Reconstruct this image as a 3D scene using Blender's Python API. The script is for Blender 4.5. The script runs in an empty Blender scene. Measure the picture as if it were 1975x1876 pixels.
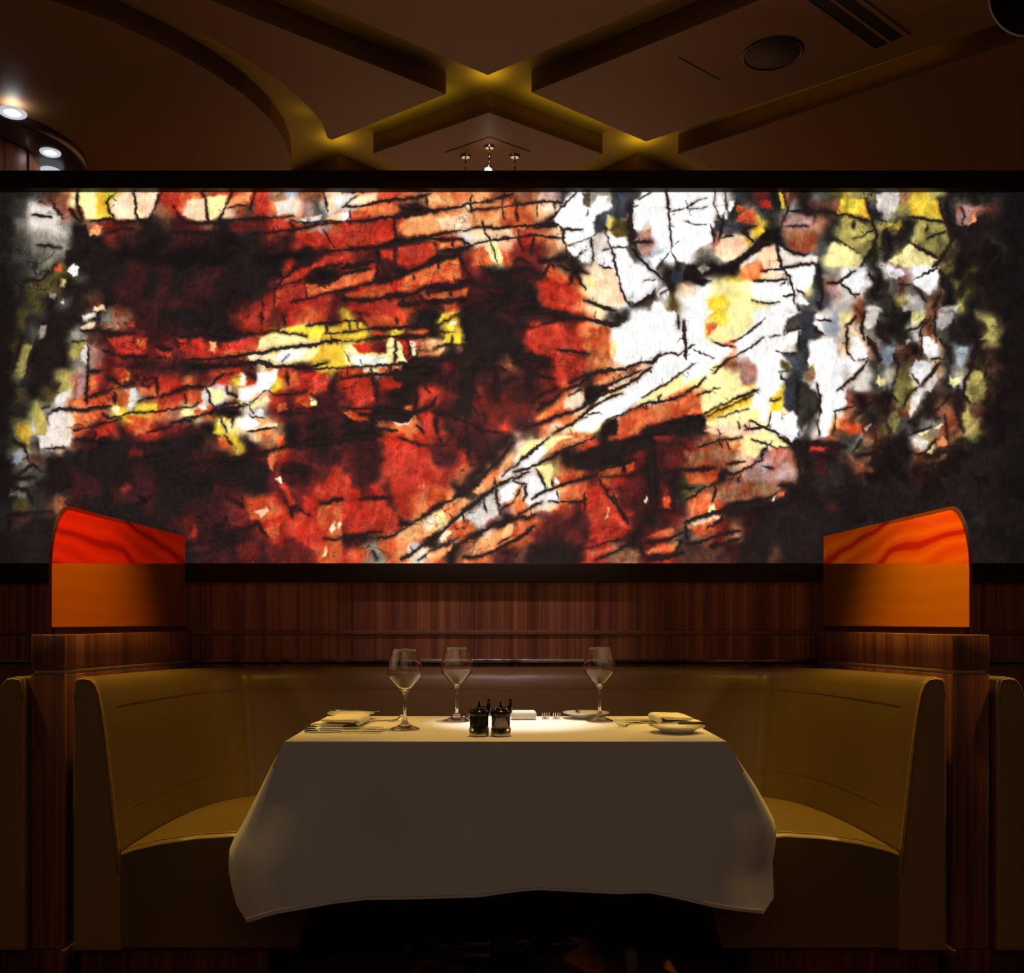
import bpy, bmesh, math, random
import numpy as np
from mathutils import Vector, Matrix
random.seed(5)
C = bpy.context.scene.collection
SC = bpy.context.scene
# ------------------------------------------------------------------ camera, world, lights, exposure
F, VX, VY, ZC = 1943.0, 947.0, 1200.0, 1.058        # focal length and vanishing point (px), eye height (m)
def P(px, py, Y): return Vector(((px-VX)/F*Y, Y, ZC-(py-VY)/F*Y))
cam = bpy.data.objects.new('camera', bpy.data.cameras.new('camera')); C.objects.link(cam)
cam.location = (0, 0, ZC); cam.rotation_euler = (math.pi/2, 0, 0)
cam.data.sensor_width = 36; cam.data.lens = F*36/1975
cam.data.shift_x = (987.5-VX)/1975; cam.data.shift_y = (VY-938)/1975; cam.data.clip_start = .05
SC.camera = cam
w = bpy.data.worlds.new('world'); SC.world = w; w.use_nodes = True
w.node_tree.nodes['Background'].inputs[0].default_value = (1, .72, .56, 1)
w.node_tree.nodes['Background'].inputs[1].default_value = .016
SC.view_settings.view_transform = 'Standard'; SC.view_settings.look = 'None'
SC.view_settings.exposure = 0; SC.view_settings.gamma = 1; SC.view_settings.use_curve_mapping = False
SC.cycles.use_denoising = True
SC.cycles.max_bounces = 10; SC.cycles.sample_clamp_indirect = 3
def light(name, kind, loc, target, power, col, size=.1, cone=40, blend=1, size_y=None):
    d = bpy.data.lights.new(name, kind); d.energy = power; d.color = col
    if kind == 'SPOT': d.spot_size = math.radians(cone); d.spot_blend = blend; d.shadow_soft_size = size
    elif kind == 'AREA':
        d.size = size
        if size_y: d.shape = 'RECTANGLE'; d.size_y = size_y
    else: d.shadow_soft_size = size
    o = bpy.data.objects.new(name, d); C.objects.link(o); o.location = loc
    if target is not None: o.rotation_euler = (Vector(target)-Vector(loc)).to_track_quat('-Z', 'Y').to_euler()
    return o
AMB = (1, .62, .07)
light('light_table', 'SPOT', (.10, 3.45, 3.3), (.09, 3.09, .75), 330, (1, .93, .86), .03, 14, 1)
light('light_wood', 'SPOT', (.04, 3.0, 3.2), (.0, 4.14, 1.1), 75, (1, .66, .68), .05, 34, 1)
light('light_seat_left', 'SPOT', (-1.10, 3.22, 3.25), (-.93, 3.20, .5), 230, AMB, .05, 36, 1)
light('light_seat_right', 'SPOT', (1.21, 3.22, 3.25), (1.03, 3.20, .5), 290, AMB, .05, 36, 1)
light('light_screen_left', 'SPOT', (-1.80, 2.93, 2.1), (-1.27, 3.05, 1.25), 34, (1, .60, .2), .03, 66, 1)  # added unseen spots behind both screens, grading them from bright to dark
light('light_screen_right', 'SPOT', (1.91, 2.92, 2.1), (1.375, 3.05, 1.23), 46, (1, .60, .2), .03, 70, 1)
light('light_cloth', 'SPOT', (.05, 2.95, 3.2), (.05, 2.93, .75), 118, (1, .60, .12), .05, 31, .9)
light('light_front_fill', 'AREA', (0, -.6, 3.1), (0, 2.6, .6), 11, (1, .68, .48), 3.0)  # added soft fill from behind the camera, not a visible lamp
light('light_far_fill', 'AREA', (0, 7.4, 1.9), (0, 5.4, 3.6), 25, (1, .50, .24), 3.0)  # added unseen fill aimed up at the far ceiling
def cove(x0, y0, x1, y1, e, wd=.05):          # LED strip lying in a ceiling groove, shining up
    d = bpy.data.lights.new('light_cove', 'AREA'); d.shape = 'RECTANGLE'; d.size = math.hypot(x1-x0, y1-y0); d.size_y = wd; d.energy = e; d.color = (1, .66, .05)
    o = bpy.data.objects.new('light_cove', d); C.objects.link(o); o.location = ((x0+x1)/2, (y0+y1)/2, 3.52); o.rotation_euler = (math.pi, 0, math.atan2(y1-y0, x1-x0))
cove(-.05, 4.66, .03, 4.66, .12, .08); cove(-.18, 4.79, -.64, 5.125, .10, .03); cove(.16, 4.785, .62, 5.135, .13, .03)
cove(-.86, 5.29, -.76, 5.29, .10, .08); cove(.74, 5.29, .84, 5.29, .14, .08); cove(-.96, 4.98, -.90, 5.03, .012, .04); cove(1.10, 5.00, 1.95, 4.33, .13, .015)
light('light_spot_spill', 'POINT', (-.01, 5.10, 3.43), None, .07, (1, .8, .8), .02)

# ------------------------------------------------------------------ materials
def mat(name, base, rough=.5, metal=0, noise=0, nscale=8, stretch=(1,1,1), col2=None, spec=.5, bump=0, bscale=60, trans=0, coat=0, emit=None, estr=0, sheen=0, detail=5, ior=1.5):
    m = bpy.data.materials.new(name); m.use_nodes = True; nt = m.node_tree; b = nt.nodes['Principled BSDF']
    b.inputs['Base Color'].default_value = (*base, 1); b.inputs['Roughness'].default_value = rough; b.inputs['Metallic'].default_value = metal
    b.inputs['Specular IOR Level'].default_value = spec; b.inputs['Transmission Weight'].default_value = trans; b.inputs['Coat Weight'].default_value = coat
    b.inputs['IOR'].default_value = ior; b.inputs['Sheen Weight'].default_value = sheen
    tc = nt.nodes.new('ShaderNodeTexCoord'); mp = nt.nodes.new('ShaderNodeMapping'); mp.inputs['Scale'].default_value = stretch
    nt.links.new(tc.outputs['Object'], mp.inputs['Vector'])
    if col2 is not None:
        n = nt.nodes.new('ShaderNodeTexNoise'); n.inputs['Scale'].default_value = nscale; n.inputs['Detail'].default_value = detail; nt.links.new(mp.outputs[0], n.inputs['Vector'])
        r = nt.nodes.new('ShaderNodeValToRGB'); r.color_ramp.elements[0].position = .5-noise; r.color_ramp.elements[1].position = .5+noise
        r.color_ramp.elements[0].color = (*base, 1); r.color_ramp.elements[1].color = (*col2, 1)
        nt.links.new(n.outputs['Fac'], r.inputs[0]); nt.links.new(r.outputs[0], b.inputs['Base Color'])
    if bump:
        n2 = nt.nodes.new('ShaderNodeTexNoise'); n2.inputs['Scale'].default_value = bscale; nt.links.new(mp.outputs[0], n2.inputs['Vector'])
        bp = nt.nodes.new('ShaderNodeBump'); bp.inputs['Strength'].default_value = bump; bp.inputs['Distance'].default_value = .01
        nt.links.new(n2.outputs['Fac'], bp.inputs['Height']); nt.links.new(bp.outputs[0], b.inputs['Normal'])
    if emit: b.inputs['Emission Color'].default_value = (*emit, 1); b.inputs['Emission Strength'].default_value = estr
    return m
M = {}
def wood(name, c1, c2, c3, sc=1):
    m = mat(name, c1, .42, spec=.35); nt = m.node_tree; b = nt.nodes['Principled BSDF']
    tc = nt.nodes.new('ShaderNodeTexCoord'); outs = []
    for k, (s, z) in enumerate(((9, .25), (34, .5), (120, 1.2))):
        mp = nt.nodes.new('ShaderNodeMapping'); mp.inputs['Scale'].default_value = (s*sc, s*sc, z)
        n = nt.nodes.new('ShaderNodeTexNoise'); n.inputs['Scale'].default_value = 1; n.inputs['Detail'].default_value = 3
        nt.links.new(tc.outputs['Object'], mp.inputs[0]); nt.links.new(mp.outputs[0], n.inputs['Vector']); outs.append(n.outputs['Fac'])
    def mth(op, a, bb):
        q = nt.nodes.new('ShaderNodeMath'); q.operation = op
        for i, v in enumerate((a, bb)):
            if isinstance(v, (int, float)): q.inputs[i].default_value = v
            else: nt.links.new(v, q.inputs[i])
        return q.outputs[0]
    v = mth('ADD', mth('MULTIPLY', outs[0], .30), mth('ADD', mth('MULTIPLY', outs[1], .40), mth('MULTIPLY', outs[2], .30)))
    r = nt.nodes.new('ShaderNodeValToRGB'); e = r.color_ramp.elements
    e[0].position = .40; e[0].color = (*c1, 1); e[1].position = .60; e[1].color = (*c3, 1); x = e.new(.5); x.color = (*c2, 1)
    nt.links.new(v, r.inputs[0]); nt.links.new(r.outputs[0], b.inputs['Base Color'])
    return m
M['wood'] = wood('zebra_wood', (.13, .042, .022), (.26, .09, .045), (.42, .165, .085))
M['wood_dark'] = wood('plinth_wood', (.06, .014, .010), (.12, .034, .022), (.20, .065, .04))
M['wood_ledge'] = mat('ledge_wood', (.16, .075, .045), .4, col2=(.22, .11, .065), noise=.2, nscale=3, stretch=(.3, 6, 6))
M['leather'] = mat('leather', (.150, .096, .028), .36, noise=.3, nscale=3, col2=(.185, .12, .036), spec=.4, bump=.05, bscale=220)
M['leather_end'] = mat('leather_end', (.30, .17, .06), .5, noise=.3, nscale=3, col2=(.34, .20, .07), spec=.3, bump=.05, bscale=220)
M['piping'] = mat('piping', (.30, .17, .06), .4)
M['frame'] = mat('black_frame', (.024, .015, .008), .5, noise=.2, nscale=4, col2=(.030, .019, .010), spec=.2)
M['chrome'] = mat('chrome', (.75, .76, .78), .12, 1)
M['steel'] = mat('brushed_steel', (.55, .55, .54), .3, 1, bump=.05, bscale=300)
M['strip'] = mat('metal_strip', (.09, .09, .09), .25, 1, noise=.08, nscale=5, stretch=(1, 1, 1), col2=(.42, .43, .44))
M['inlay'] = mat('inlay_strip', (.42, .30, .24), .45)
M['cloth'] = mat('white_linen', (.80, .78, .74), .9, noise=.3, nscale=5, col2=(.84, .82, .79), spec=.1, bump=.10, bscale=420, sheen=.1)
M['napkin'] = mat('napkin_linen', (.80, .77, .72), .9, spec=.1, bump=.15, bscale=500)
M['china'] = mat('white_china', (.82, .80, .76), .12, spec=.6, coat=.5)
M['glass'] = mat('clear_glass', (1, 1, 1), 0, trans=1, ior=1.46)
M['mill_glass'] = mat('mill_glass', (1, 1, 1), .02, trans=1, ior=1.2)
M['black'] = mat('black_plastic', (.018, .013, .010), .12, spec=.6)
M['pepper'] = mat('peppercorns', (.006, .004, .003), .6, col2=(.05, .03, .018), noise=.12, nscale=160, bump=.8, bscale=160)
M['salt'] = mat('salt', (.62, .58, .52), .8, col2=(.75, .71, .65), noise=.2, nscale=220, bump=.5, bscale=220)
M['carpet'] = mat('carpet', (.06, .018, .012), .95, col2=(.10, .03, .02), noise=.2, nscale=30, spec=.1)
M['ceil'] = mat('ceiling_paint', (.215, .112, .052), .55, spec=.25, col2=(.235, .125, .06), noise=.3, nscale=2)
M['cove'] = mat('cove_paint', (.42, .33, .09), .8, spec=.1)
M['seam'] = mat('seam_line', (.06, .03, .02), .8)
M['darkmetal'] = mat('dark_metal', (.02, .015, .012), .4)
M['grille'] = mat('speaker_grille', (.05, .035, .025), .7, bump=.4, bscale=500)
M['soffit'] = mat('dark_soffit', (.05, .032, .034), .3)
M['whitemetal'] = mat('white_metal', (.8, .8, .82), .3)
M['lamp'] = mat('lamp_glow', (1, 1, 1), .5, emit=(.92, .96, 1), estr=28)
M['lamp_soft'] = mat('lamp_dish', (.8, .8, .85), .4, emit=(.85, .9, 1), estr=.55)
M['gold'] = mat('gold_ring', (.9, .6, .1), .25, 1)
M['brass_end'] = mat('dark_handle', (.10, .07, .03), .25, .6)
M['foot'] = mat('olive_foot', (.10, .085, .045), .5)

# ------------------------------------------------------------------ mesh helpers
def obj(name, verts, faces, m, parent=None, smooth=False, loc=None):
    me = bpy.data.meshes.new(name); me.from_pydata([tuple(v) for v in verts], [], faces); me.update()
    bm = bmesh.new(); bm.from_mesh(me); bmesh.ops.recalc_face_normals(bm, faces=bm.faces); bm.to_mesh(me); bm.free()
    if m: me.materials.append(m)
    if smooth:
        for p in me.polygons: p.use_smooth = True
    o = bpy.data.objects.new(name, me); C.objects.link(o)
    if parent: o.parent = parent
    if loc: o.location = loc
    return o
def box(a, b):
    x0, y0, z0 = a; x1, y1, z1 = b
    return ([(x0,y0,z0),(x1,y0,z0),(x1,y1,z0),(x0,y1,z0),(x0,y0,z1),(x1,y0,z1),(x1,y1,z1),(x0,y1,z1)],
            [(0,3,2,1),(4,5,6,7),(0,1,5,4),(1,2,6,5),(2,3,7,6),(3,0,4,7)])
def join(*parts):
    V, Fs = [], []
    for v, f in parts:
        n = len(V); V += [tuple(q) for q in v]; Fs += [tuple(i+n for i in q) for q in f]
    return V, Fs
def bevel(o, w=.004, seg=2):
    md = o.modifiers.new('bevel', 'BEVEL'); md.width = w; md.segments = seg; md.limit_method = 'ANGLE'; md.angle_limit = .6
    for p in o.data.polygons: p.use_smooth = True
    md.harden_normals = False
    return o
def lathe(prof, n=40, axis=None):
    V, Fs = [], []
    for r, z in prof:
        for k in range(n):
            a = 2*math.pi*k/n; V.append((r*math.cos(a), r*math.sin(a), z))
    for i in range(len(prof)-1):
        for k in range(n):
            k2 = (k+1) % n; Fs.append((i*n+k, i*n+k2, (i+1)*n+k2, (i+1)*n+k))
    if prof[0][0] < 1e-6 or True:
        if prof[0][0] > 1e-6: Fs.append(tuple(range(n))[::-1]) if axis == 'cap' else None
        if axis == 'cap' and prof[-1][0] > 1e-6: Fs.append(tuple(range((len(prof)-1)*n, len(prof)*n)))
    return V, [f for f in Fs if f]
def tube(path, r, n=8, closed=False):
    path = [Vector(p) for p in path]; V, Fs = [], []
    for i, p in enumerate(path):
        a = path[max(i-1, 0)]; b = path[min(i+1, len(path)-1)]; t = (b-a).normalized()
        u = t.cross(Vector((0, 0, 1)));
        if u.length < .05: u = t.cross(Vector((0, 1, 0)))
        u.normalize(); v = t.cross(u); rr = r[i] if isinstance(r, (list, tuple)) else r
        for k in range(n):
            q = 2*math.pi*k/n; V.append(p+(u*math.cos(q)+v*math.sin(q))*rr)
    for i in range(len(path)-1):
        for k in range(n): Fs.append((i*n+k, i*n+(k+1)%n, (i+1)*n+(k+1)%n, (i+1)*n+k))
    Fs.append(tuple(range(n))); Fs.append(tuple(range((len(path)-1)*n, len(path)*n)))
    return V, Fs
def prism(poly, z0, z1):                    # poly in (x, y), extruded along z
    n = len(poly); V = [(x, y, z0) for x, y in poly]+[(x, y, z1) for x, y in poly]
    return V, [tuple(range(n)), tuple(range(n, 2*n))]+[(i, (i+1)%n, (i+1)%n+n, i+n) for i in range(n)]
def xf(part, mtx): return [mtx@Vector(v) for v in part[0]], part[1]
def cr(pts, per=6):                         # Catmull-Rom through the points
    pts = [np.array(p, float) for p in pts]; out = []
    for i in range(len(pts)-1):
        p0, p1, p2, p3 = pts[max(i-1,0)], pts[i], pts[i+1], pts[min(i+2, len(pts)-1)]
        for k in range(per):
            t = k/per; out.append(.5*((2*p1)+(-p0+p2)*t+(2*p0-5*p1+4*p2-p3)*t*t+(-p0+3*p1-3*p2+p3)*t**3))
    out.append(pts[-1]); return out
def thing(name, label, cat, loc=(0,0,0), rz=0, group=None):
    o = bpy.data.objects.new(name, None); C.objects.link(o); o.location = loc; o.rotation_euler = (0, 0, rz); o.empty_display_size = .05
    o['label'] = label; o['category'] = cat
    if group: o['group'] = group
    return o
def tag(o, label, cat, group=None):
    o['label'] = label; o['category'] = cat
    if group: o['group'] = group
    return o
def struct(o): o['kind'] = 'structure'; return o
def dup(root, loc, rz=None, label=None):
    r = root.copy(); C.objects.link(r); r.location = loc
    if rz is not None: r.rotation_euler = (0, 0, rz)
    if label: r['label'] = label
    def kids(a, b):
        for ch in list(a.children):
            c = ch.copy(); C.objects.link(c); c.parent = b; kids(ch, c)
    kids(root, r)
    return r
# ---------------------------------------------------------------- the backlit stone panel: its own pattern, computed in numbers
PAL = {'K':(14,12,11),'k':(30,23,22),'D':(62,25,25),'d':(46,44,38),'M':(108,33,29),'R':(150,45,25),'r':(196,54,35),
 'O':(214,96,50),'o':(236,150,92),'P':(252,214,175),'Y':(236,198,60),'y':(254,240,165),'W':(255,255,255),
 'w':(226,216,206),'G':(140,134,120),'g':(86,82,74),'B':(178,190,200),'b':(58,62,70),'L':(178,164,88),
 'l':(92,80,40),'T':(158,98,66),'t':(84,50,38),'V':(180,128,116)}
TILES = {
(0,0):"ddgtTyYLoPor dgwwVTyYPyPT dGwwGdTMMtkt dgGGGkkMDDKk dggGgkkkKKKK kdgllgkkkDkD kdllkkkkDDkD kdlkgktkDDDD",
(1,0):"rOTOOrrTBTTP rPyPTtroPVgw DMTkMMMrrTVO DDkKKkDDDrrr KKKKkkKKKkMr kkDDkkkkrMKk kDDkkkkMrrrr DDkkDMrrrrrM",
(2,0):"PoOrOTooPoTT wOOOtkooPooO rrrrOOoPPooO rrrkktOOwPPP rMDMMrktMOyO rrDDkrrrMMkk MrrrrOMkMDDk MMrrtMDODDkk",
(3,0):"TTVbWGGddWWW OoPwWWWdwWWW OTtPWWblwwWW rOoPWwwWdVWW MMTtgwWWgBBW DDMTkPPWWWdk kkrrOyyWWBGd DkrrOPyWggwl",
(4,0):"WWwbdMktkglY WWwdVbdGktTY WWbbTYdVVTdL WwVPyddVTgdL WgGGwPwwBgyy kkkkoOWWWbGw PWyYyyWWybVw WWYyyyWWgbww",
(5,0):"LgwTYLddkddd YbwLYYkGVtkk LLLdLLkdkkkk LLkdyLLkkddk ylgLyylkkkdk WgwVWWlklkkk wdGtGwdLlkkk TGdLwTdLdkkk",
(0,1):"kldkkkGGTDDk kdgkkGtDMMDD klkkkLVMrrMM kLkkkGVMMDDD kgkkLVrMOMMr klklwTOMOwTO kdLGwoOTYYYO kLwwPOMrDrrM",
(1,1):"kkkkMrrMrOOM DDDkkMOYyyYY MrrrOOPyWyYY DkkDMtPoOMYY rOMrYrWYrrrD rOwwTyPrMOMD TyOkkwGMDMDD MDkYyPoTkDkD",
(2,1):"YMrrOkkYkkkD YYtYtOkYYkkk yOMyrTodTkkk OPPokkkMkkDT rrMrkkDDkDDD MrMDkrrMkMDM DrkkkMMDkMMM kkkOOrrDMDMr",
(3,1):"kDDDMOPdWWWw DrrrrOPWWWWW krrrrOoyWWWW DDDrrOoPTPWW DDMrMtOPwWWy DDMOPkPyWWyO MMOOPyyWOrOO DtOPyykOOrrk",
(4,1):"WyYyyWWgbwwy WyyWWWWwbwwP WWwoWWWwdWBP WWyTVWWGdyWW yyyyVWWdGWWw OyyyYWYdgwWV OoYyyWywdwWT kkoPPywWgwoO",
(5,1):"TwddyTwdkLkk PGkgwTGdkLkk PVBTtPgBktkk wgGTWPgGlTDk wgwLwVgwLtkk DtkLwdtkLtDk TgtTgkTtTDkk OTLgkGTTLkkk",
(0,2):"dLgwPtDkkDDk kGtkkkkkkDkk kggkkDkkkDDk kGdkkDDkDDDk dldtTDkkkkDk dtkkkkkkkkkk kkkkkkkkkkkk kkkkkkkkkkkk",
(1,2):"kktOYkTOkDkD kDDkkDMrMMDD kkkkkkkMDkMr kkkDDkkMMMrr kDDDMOOrDrMr DMDDMMrrOrro kMDkkDMrMrrO kkDDDMDMMMOO",
(2,2):"DDDrOrMMDDDk MDDrrMMDrDkT MDDrrrrrOkow rMrMrrOOktGW rrrMOOkooGwV MrOOkoyoPwVk DDtOOOkPOtPO rOGOowokToOD",
(3,2):"PyPoOrkOMkDD wWTkkDkkMkDM wWLOOMOrMkDD oWwoOrrMMDMk oPwOMrOMDDMD OOMMDMrrDkDM OMDDMDrMkMrT tkkkkrrTTMrt",
(4,2):"MTToywwkkMMg MOTTPVOTkDkt TOtToVVVkDdk lTTVTtTkkdkk TPOkkkkkkkDk TOMtDkkkkkkk gTMTkkkkkkkk tttDkktkkkkk",
(5,2):"GOtkwLTlkkkk TtkkTTtkkkkk tkkkDDkkkkkk kkkkkkkkkkkk kkkkkkkkkkkk kkkkkkkkdkkk kkkkkkkkkkkk kkkkkkkkkkkk"}
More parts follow.
